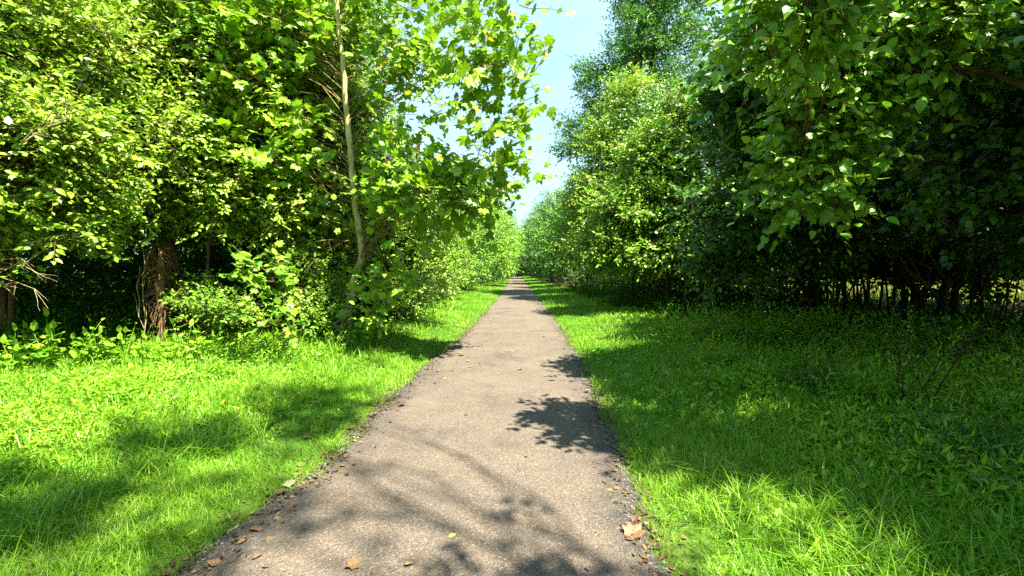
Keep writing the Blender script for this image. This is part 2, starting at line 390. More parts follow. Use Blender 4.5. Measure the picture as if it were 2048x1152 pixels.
# ------------------------------------------------------------------ grass
def blades(geo, x, y, h, w, lean=.5, mat=0, val=None, curl=1.0):
    n = len(x); z = ground_z(x, y) - .01
    az = rng.random(n) * 6.283; d = np.stack([np.cos(az), np.sin(az), np.zeros(n)], -1)
    s = np.stack([-np.sin(az), np.cos(az), np.zeros(n)], -1)
    tw = rng.normal(0, .6, n); s = nrm(s * np.cos(tw)[:, None] + d * np.sin(tw)[:, None])
    ln = lean * (.25 + rng.random(n)); p = np.stack([x, y, z], -1)
    ts = [0, .4, .75, 1.0]; ws = [1, .9, .55]
    rows = []
    for i, t in enumerate(ts):
        c = p + d * (h * ln * t ** 1.8)[:, None]; c[:, 2] += h * (t - .45 * curl * ln * t ** 2.4)
        if i < 3:
            rows += [c - s * (w * ws[i] * .5)[:, None], c + s * (w * ws[i] * .5)[:, None]]
        else: rows.append(c)
    V = np.stack(rows, 1); o = (np.arange(n) * 7)[:, None]
    if val is None: val = rng.random(n) * .94
    tri = np.array([(0, 1, 3), (0, 3, 2), (2, 3, 5), (2, 5, 4), (4, 5, 6)])
    geo.add(V, (tri[None] + o[:, :, None]).reshape(-1, 3), np.repeat(val, 5), mat, smooth=False)

def patch(x, y, k=1.0, ph=0.0):   # soft patchiness 0..1
    return .5 + .25 * (np.sin(x * 1.9 * k + y * .8 * k + ph) + np.sin(x * -.7 * k + y * 1.7 * k + 1.3 + ph))

def scatter(n, y0, y1, side, d0, d1, pw=1.0):
    """y more frequent near the viewer; d = distance from the path edge"""
    y = np.exp(np.log(y0) + (np.log(y1) - np.log(y0)) * rng.random(n) ** pw)
    d = d0 + (d1 - d0) * rng.random(n)
    return pcen(y) + side * (pwid(y) + d), y, d
def creep(y, side):   # how far the turf creeps over the asphalt edge
    return -.03 + .055 * np.sin(y * 1.9 + side) + .045 * np.sin(y * 4.3 + 2 * side) + .035 * np.sin(y * 9.1) + .02 * np.sin(y * 23 + side)

gr = Geo()
for side in (-1, 1):
    # mown verge beside the path
    for (n, y0, y1, d1) in ((140000, 1.1, 9, 3.2), (60000, 8, 30, 2.9), (26000, 28, 130, 2.8)):
        x, y, d = scatter(n, y0, y1, side, -.14, d1)
        keep = (np.abs(x) < 1.35 * y + .6) & (rng.random(n) < .03 + .97 * sstep(0, .17, d - creep(y, side)) * (.55 + .45 * sstep(.1, .6, d)))
        keep &= rng.random(n) < .30 + .70 * sstep(.18, .55, patch(x, y, 2.6, 7) + .25 * rng.random(n))
        x, y, d = x[keep], y[keep], d[keep]
        pt = patch(x, y, 1.2, side)
        h = (.045 + .075 * rng.random(len(x))) * (.65 + .7 * pt) * (1 + .5 * sstep(.6, 2.5, d))
        if side > 0: h *= 1.15
        w = .0042 * np.maximum(1, y / 3.2) ** .8
        blades(gr, x, y, h, w * (.7 + .6 * rng.random(len(x))), .8, 0, np.clip(.55 * pt + .45 * rng.random(len(x)) - .05, 0, .94) + (rng.random(len(x)) < .03 + .10 * (patch(x, y, 2.1, 4) > .66)) * .3)
    # longer blades standing through the herbs, and tufts
    for (n, y0, y1, d0, d1) in ((16000, 1.2, 12, .9, 6.5), (5000, 10, 40, 1.2, 3.0), (9000, 1.2, 12, 1.0, 6.5)):
        x, y, d = scatter(n, y0, y1, side, d0, d1)
        keep = np.abs(x) < 1.35 * y + .6; x, y = x[keep], y[keep]
        blades(gr, x, y, .16 + .22 * rng.random(len(x)), .006 * np.maximum(1, y / 4) ** .7 * (.7 + .6 * rng.random(len(x))), .9, 0)
for k in range(150):   # arching tufts
    side = -1 if rng.random() < .45 else 1
    y0 = 1.5 + 6 * rng.random() ** 1.5; d0 = .05 + 1.9 * rng.random()
    if side > 0 and k < 60: y0 = 1.9 + 1.0 * rng.random(); d0 = .25 + 1.6 * rng.random()
    x0 = pcen(y0) + side * (pwid(y0) + d0); n = rng.integers(18, 46)
    hh = (.10 + .14 * rng.random()) if d0 < .5 else .17 + .17 * rng.random()
    blades(gr, x0 + rng.normal(0, .045, n), y0 + rng.normal(0, .045, n), hh * (.6 + .6 * rng.random(n)), .0055 * (.7 + .7 * rng.random(n)), 1.15, 0,
           np.clip(.3 + .6 * rng.random(n), 0, .94) + (rng.random(n) < .08) * .2)
grass = gr.build('grass', [M_GRASS]); tag(grass, 'green grass of both verges beside the paved path', 'grass', kind='stuff')

def litter():
    n = 6500; y = 1.4 + 16 * rng.random(n) ** 1.6; side = np.where(rng.random(n) < .6, -1, 1)
    d = rng.normal(0, .11, n); far = rng.random(n) < .12; d[far] = -1.2 + 2.4 * rng.random(far.sum())
    x = pcen(y) + side * (pwid(y) + d); z = np.where(d < -.02, .012, ground_z(x, y) + .012) + .006 * rng.random(n)
    g = Geo(); a = rng.random(n) * 6.283
    leaves(g, 'small', np.stack([x, y, z], -1), nrm(np.stack([np.cos(a), np.sin(a), rng.normal(0, .15, n)], -1)), nrm(np.stack([rng.normal(0, .3, n), rng.normal(0, .3, n), np.ones(n)], -1)), .010 + .055 * rng.random(n) ** 2.2, rng.random(n), 0)
    m = leaf_mat('dry_litter', (.035, .022, .012), (.10, .06, .03), (.19, .12, .055), (.2, .17, .07), tr=.1)
    tag(g.build('leaf_litter', [m]), 'broken dry leaf bits gathered along the path edges', kind='stuff')
litter()
# low leafy ground cover (fine trailing stems with narrow leaves)
gc = Geo()
def herbs(n, y0, y1, side, d0, d1, hmin, hmax, kind, size, lpt, dens=1.0, vb=0.0):
    x, y, d = scatter(n, y0, y1, side, d0, d1)
    lim = np.abs(treeline(y, side)) + 1.2
    keep = (np.abs(x) < 1.32 * y + .8) & (np.abs(x) < lim) & (rng.random(n) < sstep(d0 - .05, d0 + .9, d) * .9 + .1)
    x, y, d = x[keep], y[keep], d[keep]; m = len(x)
    pt = patch(x, y, .8, 2 * side)
    pt2 = sstep(.25, .75, patch(x, y, 1.7, 5 + side)); h = (hmin + (hmax - hmin) * sstep(d0, d0 + 3.0, d)) * (.45 + .6 * rng.random(m)) * (.35 + .5 * pt + .5 * pt2)
    p = np.stack([x, y, ground_z(x, y)], -1)
    dr = nrm(np.stack([rng.normal(0, .38, m), rng.normal(0, .38, m), np.ones(m)], -1))
    sc = np.maximum(1, y / 6) ** .5
    size_ = size * sc
    cv = np.clip(.1 + .45 * pt + .45 * pt2 + rng.normal(0, .15, m) + vb, 0, 1)
    for lo, hi in ((0, 4), (4, 8), (8, 200)):
        s = (y >= lo) & (y < hi)
        if s.any():
            spray(gc, kind, p[s], dr[s], h[s], lpt, float(size_[s].mean()), cv[s], 0, bias=(.1, -.2, .8), jit=.45, droop=.22, spiral=True, fwd=.35, hang=.1, yellow=.01)
herbs(15000, 1.3, 11, -1, .9, 8.5, .10, .46, 'lance', .085, 8)
herbs(4200, 1.3, 11, -1, .25, 8.5, .05, .34, 'small', .040, 8, vb=.1)
herbs(19000, 1.3, 12, 1, .75, 8.5, .10, .66, 'lance', .095, 8)
herbs(3600, 1.3, 11, 1, .3, 7.5, .06, .50, 'ovate', .075, 7, vb=-.1)
herbs(1500, 1.6, 11, -1, .9, 7.5, .06, .36, 'ovate', .075, 7, vb=.05)
herbs(3500, 8, 45, -1, 1.5, 3.6, .12, .50, 'small', .085, 8)
herbs(3500, 8, 45, 1, 1.5, 3.2, .12, .55, 'small', .085, 8)
tag(gc.build('ground_cover', [M_HERB]), 'low leafy ground cover spreading from the verges to the trees', 'ground cover', kind='stuff')

# sunlit meadow glimpsed behind the right-hand thicket
mg = Geo(); n = 26000
x = 7 + 60 * rng.random(n); y = 19 + 55 * rng.random(n) ** 1.3
k = (x > 5 + .16 * y) ; x, y = x[k], y[k]
blades(mg, x, y, .5 + .6 * rng.random(len(x)), .03 + .03 * rng.random(len(x)), .5, 0)
tag(mg.build('meadow_grass', [M_MEADOW]), 'sunlit yellow meadow seen behind the dark stems on the right', 'meadow', kind='stuff')

# ------------------------------------------------------------------ LEFT: young sycamore
sy = [at(686, 700, 9.0), at(694, 640, 9.0), at(705, 570, 8.95), at(722, 508, 8.9), at(714, 437, 8.85), at(707, 371, 8.8), at(701, 300, 8.7), at(690, 180, 8.6), at(680, 80, 8.5), at(668, -60, 8.4), at(655, -260, 8.3)]
sy[0][2] = -.05
def L(px, py, Y, rpx, rpy, ry, n, lb=None):
    c = at(px, py, Y); return (c[0], c[1], c[2], rpx / F * Y, ry, rpy / F * Y, n) + (() if lb is None else (lb,))
make_tree('sycamore_tree', 'slender pale-barked sycamore with lobed leaves leaning over the path', 'tree', (sy[0][0], sy[0][1], 0), [(sy, .084, .042)],
          [L(990, 180, 7.0, 88, 95, .8, 14, (-.45, -.25, .55)), L(940, 50, 7.0, 100, 90, .9, 14, (-.45, -.25, .55)), L(975, 330, 7.2, 60, 60, .6, 10, (-.45, -.25, .55)), L(845, 200, 8.5, 70, 130, .7, 15), L(560, 60, 8.2, 55, 90, .6, 24), L(530, 200, 8.2, 65, 80, .5, 24), L(590, 330, 8.4, 55, 40, .4, 13),
           L(830, 20, 8.8, 80, 120, .8, 13), L(590, 130, 9.7, 110, 140, .8, 60), L(510, 290, 8.6, 110, 60, .6, 40), L(815, 330, 8.2, 70, 55, .5, 18), L(640, 300, 9.8, 60, 60, .5, 18),
           L(880, 395, 7.8, 100, 36, .6, 26), L(770, 450, 9.3, 35, 55, .4, 6), L(640, 440, 9.3, 40, 55, .4, 9), L(780, 560, 9.0, 30, 40, .3, 4), L(600, -110, 9.4, 260, 100, 1.2, 22), L(430, 40, 8.4, 130, 110, .9, 46), L(850, -130, 7.6, 130, 90, 1.0, 8), L(720, 90, 9.9, 100, 120, .6, 34)],
          'syc', .205, M_SYC, M_SYCBARK, twigs=4, lpt=5, tl=.55, rc=.42, limb_r=.0065, droop=.16, hang=.30, jit=.42, bias=(.2, -.45, .75), yellow=.006, tmat=M_TAN, sides=14, dens=1.15, limb_p=.34)
# low sycamore sprout in front of the dark hollow
sp = at(600, 720, 7.3); sp[2] = .05
make_tree('sycamore_sprout', 'low sycamore sprout with big bright lobed leaves before the dark hollow', 'sapling', sp,
          [([sp, at(585, 640, 7.2), at(560, 580, 7.1), at(520, 530, 7.0)], .016, .006)],
          [L(500, 540, 6.9, 55, 18, .4, 3), L(545, 580, 6.9, 65, 24, .4, 4), L(550, 645, 6.9, 35, 20, .3, 3)], 'syc', .15, M_MID, M_TWIG, twigs=3, lpt=5, tl=.38, rc=.22,
          hang=.3, droop=.15, bias=(.15, -.3, .8), jit=.35, sides=6, wob=.01)
sp = at(745, 690, 8.2); sp[2] = .03
make_tree('basswood_sprout', 'small round-leaved sprout at the foot of the sycamore', 'sapling', sp,
          [([sp, at(752, 660, 8.1), at(765, 630, 8.0), at(780, 590, 8.0)], .014, .005)],
          [L(762, 618, 7.9, 32, 20, .25, 6), L(785, 570, 7.9, 40, 26, .3, 7)], 'broad', .15, M_SYC, M_TWIG, twigs=3, lpt=5, tl=.3, rc=.16, hang=.3, jit=.35, sides=6, wob=.01)

# ------------------------------------------------------------------ LEFT: thicket wall
def stems(base, tops, r=.04, r1=.012):
    out = []
    b = np.array(base, float)
    for t in tops:
        t = np.array(t, float); s = b + np.array([rng.normal(0, .12), rng.normal(0, .12), -.05])
        m1 = s + (t - s) * .35 + np.array([0, 0, .25]); m2 = s + (t - s) * .7 + np.array([0, 0, .3])
        out.append(([s, m1, m2, t], r * (.8 + .4 * rng.random()), r1))
    return out
T = make_tree
T('honeysuckle_bush', 'tall arching bush filling the left edge of the view', 'bush', (-8.3, 6.9, .1),
  stems((-8.3, 6.9, .1), [(-7.5, 6.2, 4.6), (-9, 6.8, 5), (-7.0, 6.0, 3.4), (-8.4, 6.2, 6.6)], .05),
  [(-7.6, 6.2, 4.7, 1.7, 1.4, 1.5, 95), (-6.9, 6.0, 3.2, 1.3, 1.1, .85, 55), (-8.9, 6.6, 3.9, 1.6, 1.4, 1.6, 60), (-8.8, 7.3, 6.4, 1.9, 1.5, 1.4, 90), (-7.4, 6.0, 2.3, 1.4, .8, .5, 30)],
  'ovate', .105, M_HON, M_BARK, twigs=9, lpt=9, jit=.36, dens=2.0, tmat=M_TWIG, hang=.25)
T('hackberry_tree', 'leafy tree with a drooping skirt over the vine-wrapped stump', 'tree', (-7.0, 8.9, .1),
  [([(-7.7, 9.3, 0), (-7.4, 9.1, 2), (-6.9, 8.7, 4.5), (-6.6, 8.4, 8)], .08, .04)] + stems((-6.6, 8.8, .1), [(-5.7, 8.2, 3.6), (-7.6, 8.3, 4.2)], .04),
  [(-6.5, 8.0, 3.6, 1.5, 1.2, 1.1, 80), (-6.3, 8.5, 5.3, 1.7, 1.3, 1.4, 95), (-7.6, 9.5, 7.4, 2.2, 1.5, 1.6, 110), (-5.4, 8.4, 2.9, 1.0, .8, .6, 36), (-7.6, 7.9, 2.9, 1.0, .9, .6, 34)],
  'ovate', .105, M_HON, M_BARK, twigs=9, lpt=9, jit=.36, dens=2.0, hang=.25)
T('boxelder_tree', 'shaded small-leaved tree directly behind the sycamore trunk', 'tree', (-4.7, 11.3, .1),
  [([(-4.7, 11.3, 0), (-4.7, 11.2, 2.5), (-4.9, 11.1, 5.5), (-5.1, 11, 9.5)], .11, .03)],
  [(-5.4, 10.6, 3.2, 1.5, 1.2, 1.2, 70), (-4.3, 10.9, 4.6, 1.3, 1.2, 1.5, 75), (-5.8, 11.9, 6.8, 1.8, 1.3, 1.7, 95), (-6.4, 12.8, 9.2, 1.9, 1.4, 1.7, 90), (-4.1, 10.8, 2.2, 1.0, .8, .9, 40)],
  'ovate', .11, M_HON, M_BARK, twigs=8, lpt=9, jit=.36, dens=2.0)
vb = at(797, 655, 11.6); vb[2] = 0
T('vine_clad_tree', 'dark vine-clad trunk leaning just right of the sycamore', 'tree', vb,
  [([vb, at(803, 560, 11.6), at(808, 480, 11.6), at(822, 400, 11.6), at(835, 330, 11.6), at(838, 280, 11.6)], .13, .05)],
  [L(815, 400, 11.5, 60, 60, .7, 50), L(850, 440, 11.6, 70, 60, .8, 55), L(800, 520, 11.4, 40, 60, .5, 28), L(790, 600, 11.3, 40, 40, .4, 18), L(855, 545, 11.6, 50, 50, .6, 36)],
  'ovate', .085, M_MID, M_BARK, twigs=8, lpt=8, sides=10)
T('thicket_shrub', 'dark low shrub at the bend of the left verge past the vine-clad trunk', 'bush', (-3.9, 13.6, 0), stems((-3.9, 13.6, 0), [(-3.4, 13.3, 2), (-4.4, 13.6, 2.6)], .03),
  [(-3.7, 13.4, 1.2, 1.0, .9, 1.0, 60), (-4.2, 13.8, 2.6, 1.1, 1.0, 1.0, 60)], 'ovate', .085, M_DRK, M_DBARK, twigs=8, lpt=8)
T('thicket_shrub', 'rounded shrub at the foot of the tall backing trees left of the sycamore', 'bush', (-5.6, 9.9, .1), stems((-5.6, 9.9, .1), [(-5.2, 9.6, 1.4), (-5.9, 9.8, 1.7)], .025),
  [(-5.0, 9.7, .9, .9, .6, .7, 40), (-4.5, 9.6, 1.5, .7, .5, .8, 36)], 'ovate', .075, M_HON, M_BARK, twigs=8, lpt=8)
T('thicket_shrub', 'small leafy shrub filling the gap between the stump and the sycamore sprout', 'bush', at(430, 700, 8.0) * [1, 1, 0], stems(at(430, 700, 8.0) * [1, 1, 0], [at(410, 610, 7.9), at(460, 620, 7.9)], .015),
  [L(400, 600, 8.0, 38, 26, .4, 16), L(455, 625, 7.9, 40, 26, .4, 18)], 'ovate', .075, M_MID, M_BARK, twigs=7, lpt=8, tl=.25, rc=.25)
T('thicket_shrub', 'loose leafy shrub between the sycamore sprout and the sycamore trunk', 'bush', at(640, 700, 8.8) * [1, 1, 0], stems(at(640, 700, 8.8) * [1, 1, 0], [at(620, 570, 8.8), at(660, 600, 8.7)], .018),
  [L(630, 590, 8.8, 45, 40, .5, 26), L(655, 640, 8.6, 45, 26, .4, 20), L(610, 520, 8.9, 50, 30, .5, 18)], 'ovate', .08, M_MID, M_BARK, twigs=7, lpt=8, tl=.28, rc=.28)
# tall forest trees behind the left thicket
for i, (x, y, h, lab) in enumerate([(-11.5, 9.5, 11, 'tall leafy tree behind the arching bush at the left edge'), (-9.0, 12.5, 13, 'tall forest tree rising behind the drooping-skirt tree'),
                                    (-6.8, 14.5, 12, 'tall forest tree showing behind the upper left of the sycamore')]):
    T('forest_tree', lab, 'tree', (x, y, 0), [([(x, y, 0), (x + .1, y, h * .3), (x - .1, y, h * .6), (x, y, h)], .19, .05)],
      [(x + .3, y - .6, h * .30, 2.3, 1.8, 1.5, 80), (x - .2, y - .2, h * .52, 2.5, 2.0, 1.8, 100), (x + .2, y - .3, h * .76, 2.5, 2.0, 2.0, 100), (x, y, h * .98, 2.0, 2.0, 1.6, 60)],
      'ovate', .12, M_HON, M_BARK, group='tall forest trees behind the left thicket', twigs=8, lpt=8, tl=.5, rc=.55)
# the wood behind: one mass of foliage
def woods(name, label, x, y, z, mat, size, hold=.3):
    n = len(x); g = Geo(); p = np.stack([x, y, z], -1)
    p = p + .8 * np.stack([np.sin(z * 1.1 + y), np.sin(x * 1.3 + z), .6 * np.sin(x * .9 - y)], -1)
    d = nrm(rng.normal(0, 1, (n, 3)) * [1, 1, .5])
    cv = np.clip(.5 + .3 * np.sin(p[:, 0] * .8 + p[:, 2] * 1.1) + rng.normal(0, .2, n), 0, 1)
    spray(g, 'small', p, d, np.full(n, size * 2.6), 7, size, cv, 0, bias=(.2, -.45, .7), droop=.2)
    tag(g.build(name, [mat]), label, 'woods', kind='stuff')
n = 60000; y = 3 + 42 * rng.random(n) ** 1.3; x = -4.8 - 26 * rng.random(n) ** 1.5
k = np.where(y < 10.5, x < -12.0, x < -5.0 - 1.2 * np.clip(14 - y, 0, 3)) & (x > -1.5 * y - 4); x, y = x[k], y[k]; n = len(x)
px = CX + F * x / y
top = np.where(px < 730, 13.0, EYE + 130 / F * y)
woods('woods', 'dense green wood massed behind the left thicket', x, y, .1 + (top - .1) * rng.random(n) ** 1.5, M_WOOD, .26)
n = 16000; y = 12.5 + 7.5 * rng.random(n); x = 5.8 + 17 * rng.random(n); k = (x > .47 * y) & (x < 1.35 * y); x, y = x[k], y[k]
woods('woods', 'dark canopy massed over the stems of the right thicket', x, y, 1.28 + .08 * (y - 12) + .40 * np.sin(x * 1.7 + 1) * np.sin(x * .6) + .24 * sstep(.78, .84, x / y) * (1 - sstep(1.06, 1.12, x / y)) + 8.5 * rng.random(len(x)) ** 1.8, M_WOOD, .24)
n = 9000; x = 12 + 110 * rng.random(n); y = 62 + 14 * rng.random(n)
woods('woods', 'far line of trees beyond the sunlit meadow', x, y, 13 * rng.random(n), M_MID, .8)
# shade-loving undergrowth below the canopies
ug = Geo()
for side, n, hm in ((-1, 5200, 1.0), (1, 11000, .95)):
    y = 6.5 + 24 * rng.random(n) ** 1.5; x = side * (np.abs(treeline(y, side)) + .3 + 9 * rng.random(n) ** 1.3)
    k = (np.abs(x) < 1.3 * y + .5) & ~((x > .80 * y) & (x < 1.10 * y) & (rng.random(n) < .4)); x, y = x[k], y[k]; m = len(x)
    spray(ug, 'small', np.stack([x, y, ground_z(x, y)], -1), nrm(np.stack([rng.normal(0, .4, m), rng.normal(0, .4, m), np.ones(m)], -1)), hm * (.3 + .8 * rng.random(m)), 9, .10, rng.random(m), 0,
          bias=(0, -.2, .8), droop=.2, spiral=True)
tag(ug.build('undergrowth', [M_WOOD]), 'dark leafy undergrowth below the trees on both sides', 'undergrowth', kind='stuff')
# vine wrapped stump
def shaggy_stump():
    b = at(322, 690, 8.0); b[2] = .1
    root = empty('vine_wrapped_stump', b); tag(root, 'shaggy brown vine-wrapped dead stump in the dark hollow on the left', 'stump')
    ln = smooth_line([b, b + [.03, 0, .7], b + [-.02, 0, 1.3], b + [.02, 0, 1.9]], 12)
    g = Geo(); v, q = tubes(ln[None], np.array([[.085, .075, .07, .07, .075, .08, .085, .085, .08, .07, .05, .025]]), 12); g.add(v, q, smooth=True); g.build('trunk', [M_VINE], root, b)
    n = 300; a = rng.random(n) * 6.283; z0 = 2.0 * rng.random(n) ** .6
    r0 = np.interp(z0, [0, .6, 1.3, 1.9, 2.1], [.07, .07, .13, .12, .03]) * (.75 + .35 * rng.random(n))
    s = np.stack([b[0] + np.cos(a) * r0, b[1] + np.sin(a) * r0, b[2] + z0], -1)
    o = np.stack([np.cos(a), np.sin(a), np.zeros(n)], -1); ll = .12 + .3 * rng.random(n)
    e = s + o * (ll * .22)[:, None] + rng.normal(0, .085, (n, 3)); e[:, 2] -= ll * (.5 + .6 * rng.random(n))
    m = (s + e) / 2 + o * .05 + rng.normal(0, .02, (n, 3))
    P = np.stack([s, m, e], 1); P[..., 2] = np.maximum(P[..., 2], b[2])
    g2 = Geo(); v, q = tubes(P, np.tile([[.007, .006, .003]], (n, 1)), 3); g2.add(v, q, smooth=True)
    g2.build('hanging_vine', [M_VINE], root, b)
shaggy_stump()

def dead_branch(name, label, start, ends, r=.012, mat=M_DRY, fork=5):
    s = np.array(start, float); root = empty(name, s); tag(root, label, 'branch')
    P = []; R = []
    for e in ends:
        e = np.array(e, float); n = 6; t = np.linspace(0, 1, n)[:, None]
        ln = s + (e - s) * t; dist = np.linalg.norm(e - s); ln[:, 2] += np.sin(t[:, 0] * np.pi) * .08 * dist; ln[1:] += rng.normal(0, .02 * dist, (n - 1, 3))
        P.append(ln); R.append(np.linspace(r, r * .3, n))
        for k in range(fork):
            i = rng.integers(1, n - 1); d = nrm(ln[i + 1] - ln[i] + rng.normal(0, .6, 3) * np.linalg.norm(ln[i + 1] - ln[i])); l = dist * (.15 + .3 * rng.random())
            tt = np.linspace(0, 1, n)[:, None]; b = ln[i] + d * l * tt; b += rng.normal(0, .012 * l, b.shape); b[0] = ln[i]
            P.append(b); R.append(np.linspace(r * .5, r * .15, n))
    g = Geo(); v, q = tubes(np.array(P), np.array(R), 4); g.add(v, q, smooth=True); g.build('branch', [mat], root, s)
dead_branch('dead_branch', 'fan of bare pale twigs at the left edge above the weeds', at(-60, 545, 5.6), [at(100, 612, 5.3), at(60, 520, 5.4), at(105, 560, 5.3), at(40, 600, 5.5), at(80, 480, 5.5)], .006)
dead_branch('dead_branch', 'pale bare branch arching through leaves at far upper left', at(40, 290, 5.0), [at(150, 205, 4.9), at(195, 190, 5.0), at(170, 225, 5.1)], .008, fork=3)
dead_branch('dead_branch', 'thin grey bare branch reaching out left of the sycamore trunk', at(700, 480, 8.9), [at(590, 500, 8.3), at(640, 440, 8.4), at(610, 540, 8.2)], .010, M_TWIG)
dead_branch('dead_branch', 'bare forked branch between the sycamore and the vine-clad trunk', at(722, 480, 8.9), [at(790, 540, 8.6), at(780, 450, 8.5), at(760, 580, 8.5)], .009, M_TWIG)
dead_branch('dead_branch', 'tangle of dry brush just right of the vine-wrapped stump', at(400, 690, 7.9), [at(350, 600, 7.8), at(420, 580, 7.7), at(460, 600, 7.8), at(480, 640, 7.6), at(380, 560, 8.0), at(440, 640, 7.6)], .008, M_VINE, 8)
dead_branch('dead_branch', 'thin pale upright stem just left of the vine-wrapped stump', at(285, 690, 7.6), [at(278, 560, 7.6), at(290, 500, 7.6)], .012, M_DRY, 2)
dead_branch('dead_branch', 'leaning pale dead stem at the sycamore foot', at(640, 700, 8.4), [at(690, 625, 8.3), at(672, 640, 8.3), at(730, 600, 8.3)], .011, M_DRY, 3)

# ------------------------------------------------------------------ path side rows (templates then copies)
def row_tree(name, label, cat, x, y, h, w, lmat, leaf='small', size=.13, skirt=.25, group=None, n=1.0, face=0, bmat=None):
    """a roadside tree: low skirt, bulging middle, irregular top; face pushes the mid lobe over the verge"""
    return T(name, label, cat, (x, y, 0), [([(x, y, 0), (x, y, h * .35), (x + face * .2, y, h * .65), (x, y, h * .92)], .028 * h, .03)],
      [(x + face * .35 * w, y - .3 * w, h * (.18 + skirt * .5), w * .8, w * .75, h * .19, int(46 * n)), (x + face * .2 * w, y, h * .55, w, w, h * .25, int(70 * n)),
       (x - face * .15 * w, y + .1 * w, h * .82, w * .72, w * .72, h * .2, int(44 * n)), (x - face * .5 * w, y + .3 * w, h * .4, w * .8, w * .8, h * .22, int(36 * n))],
      leaf, size, lmat, bmat or M_BARK, group=group, twigs=8, lpt=8, tl=size * 4.4, rc=.16 * w + .25, twig_geo=size < .14)
GL = 'trees lining the left side of the path'
a1 = row_tree('verge_tree', 'dark shady tree first past the vine-clad trunk on the left verge', 'tree', -5.0, 16.5, 5.2, 1.8, M_FAR, size=.11, group=GL, face=1, n=1.3)
a2 = row_tree('verge_tree', 'rounded green tree second past the vine-clad trunk on the left', 'tree', -4.8, 22.5, 6.8, 2.1, M_MID, size=.13, group=GL, face=1, n=1.3)
a3 = row_tree('verge_tree', 'broad green tree third past the vine-clad trunk on the left', 'tree', -4.6, 31, 9.0, 2.6, M_FAR, size=.18, group=GL, face=1, n=1.5)
a4 = row_tree('verge_tree', 'yellow-green tree fourth past the vine-clad trunk bulging over the path', 'tree', -3.7, 44, 10.6, 3.0, M_MID, size=.25, group=GL, face=1, n=1.5)
GR = 'trees lining the right side of the path'
for lab, src, x, y, s in [('smaller green tree fifth past the vine-clad trunk on the left', a3, -4.8, 62, 1.45), ('tall far tree sixth past the vine-clad trunk on the left', a4, -5.0, 84, 1.35),
                          ('far tree seventh past the vine-clad trunk on the left', a3, -5.4, 112, 1.9), ('left-hand one of the trees closing the far end of the path', a4, -5.0, 150, 1.6)]:
    c = copy_tree(src, (x, y, 0), rng.random() * .8 - .4, s); c['label'] = lab; c['group'] = GL
c = copy_tree(a4, (.8, 128, 0), 1.0, 1.15); c['label'] = 'pale green tree dead centre at the end of the path'; c['group'] = 'trees closing the far end of the path'
c = copy_tree(a3, (4.6, 140, 0), 2.0, 1.8); c['label'] = 'right-hand one of the trees closing the far end of the path'; c['group'] = 'trees closing the far end of the path'

# ------------------------------------------------------------------ RIGHT
b1 = row_tree('verge_tree', 'feathery green tree beside the shaded right verge at middle distance', 'tree', 5.4, 29.5, 8.6, 2.3, M_MID, skirt=.5, size=.17, group=GR, face=-1, n=1.4)
b2 = row_tree('verge_tree', 'light green tree next along the right verge behind the feathery one', 'tree', 5.4, 39, 8.4, 2.6, M_FAR, skirt=.4, size=.22, group=GR, face=-1, n=1.2)
b3 = row_tree('verge_tree', 'dark round tree standing against the sky right of the path end', 'tree', 4.3, 51, 10.8, 3.0, M_BLU, size=.24, group=GR, face=-1, n=1.3)
for lab, src, x, y, s in [('low yellow-green tree past the dark round tree on the right', b2, 5.2, 64, 1.25), ('far green tree second past the dark round tree on the right', b1, 5.2, 86, 1.7),
                          ('farthest tree on the right before the end of the path', b2, 5.0, 118, 1.7)]:
    c = copy_tree(src, (x, y, 0), rng.random() * .8 - .4, s); c['label'] = lab
T('cottonwood_tree', 'tall dark bluish tree topping the right side against the sky', 'tree', (8.6, 26.5, 0),
  [([(8.6, 26.5, 0), (8.5, 26.5, 6), (8.1, 26.3, 12), (8.8, 26.4, 19)], .34, .06)],
  [(5.3, 26, 13.0, 1.6, 1.8, 1.5, 55), (4.0, 25.8, 9.3, 1.5, 1.5, 1.5, 48), (7.2, 26, 15.5, 1.8, 2.0, 2.0, 80), (9.6, 26.5, 19, 3, 2.6, 2.6, 150), (6.2, 26, 10.8, 2.0, 1.8, 1.8, 70), (9.4, 26, 14.5, 2.6, 2.2, 2.6, 110), (8.5, 26, 8, 3, 2, 2.5, 90), (7.4, 26.2, 19.0, 1.5, 1.5, 1.6, 50)],
  'small', .19, M_BLU, M_BARK, twigs=13, lpt=9, tl=.6, rc=.6, twig_geo=False, limb_r=.02, dens=1.0, jit=.55)
T('elm_tree', 'yellowing tree draped with tan seed clusters in the right-hand row', 'tree', (7.0, 22.6, 0),
  [([(7.0, 22.6, 0), (6.8, 22.5, 3), (6.3, 22.3, 7), (6.0, 22.2, 12)], .18, .03)],
  [L(1260, 200, 22, 55, 50, 1.3, 70), L(1215, 300, 22, 52, 60, 1.3, 80), L(1180, 400, 22, 55, 60, 1.3, 85), L(1290, 320, 22.5, 70, 80, 1.6, 85), L(1205, 475, 21.6, 70, 40, 1.3, 70)],
  'ovate', .16, M_YEL, M_BARK, twigs=8, lpt=8, yellow=.05, tl=.5, rc=.5, twig_geo=False)
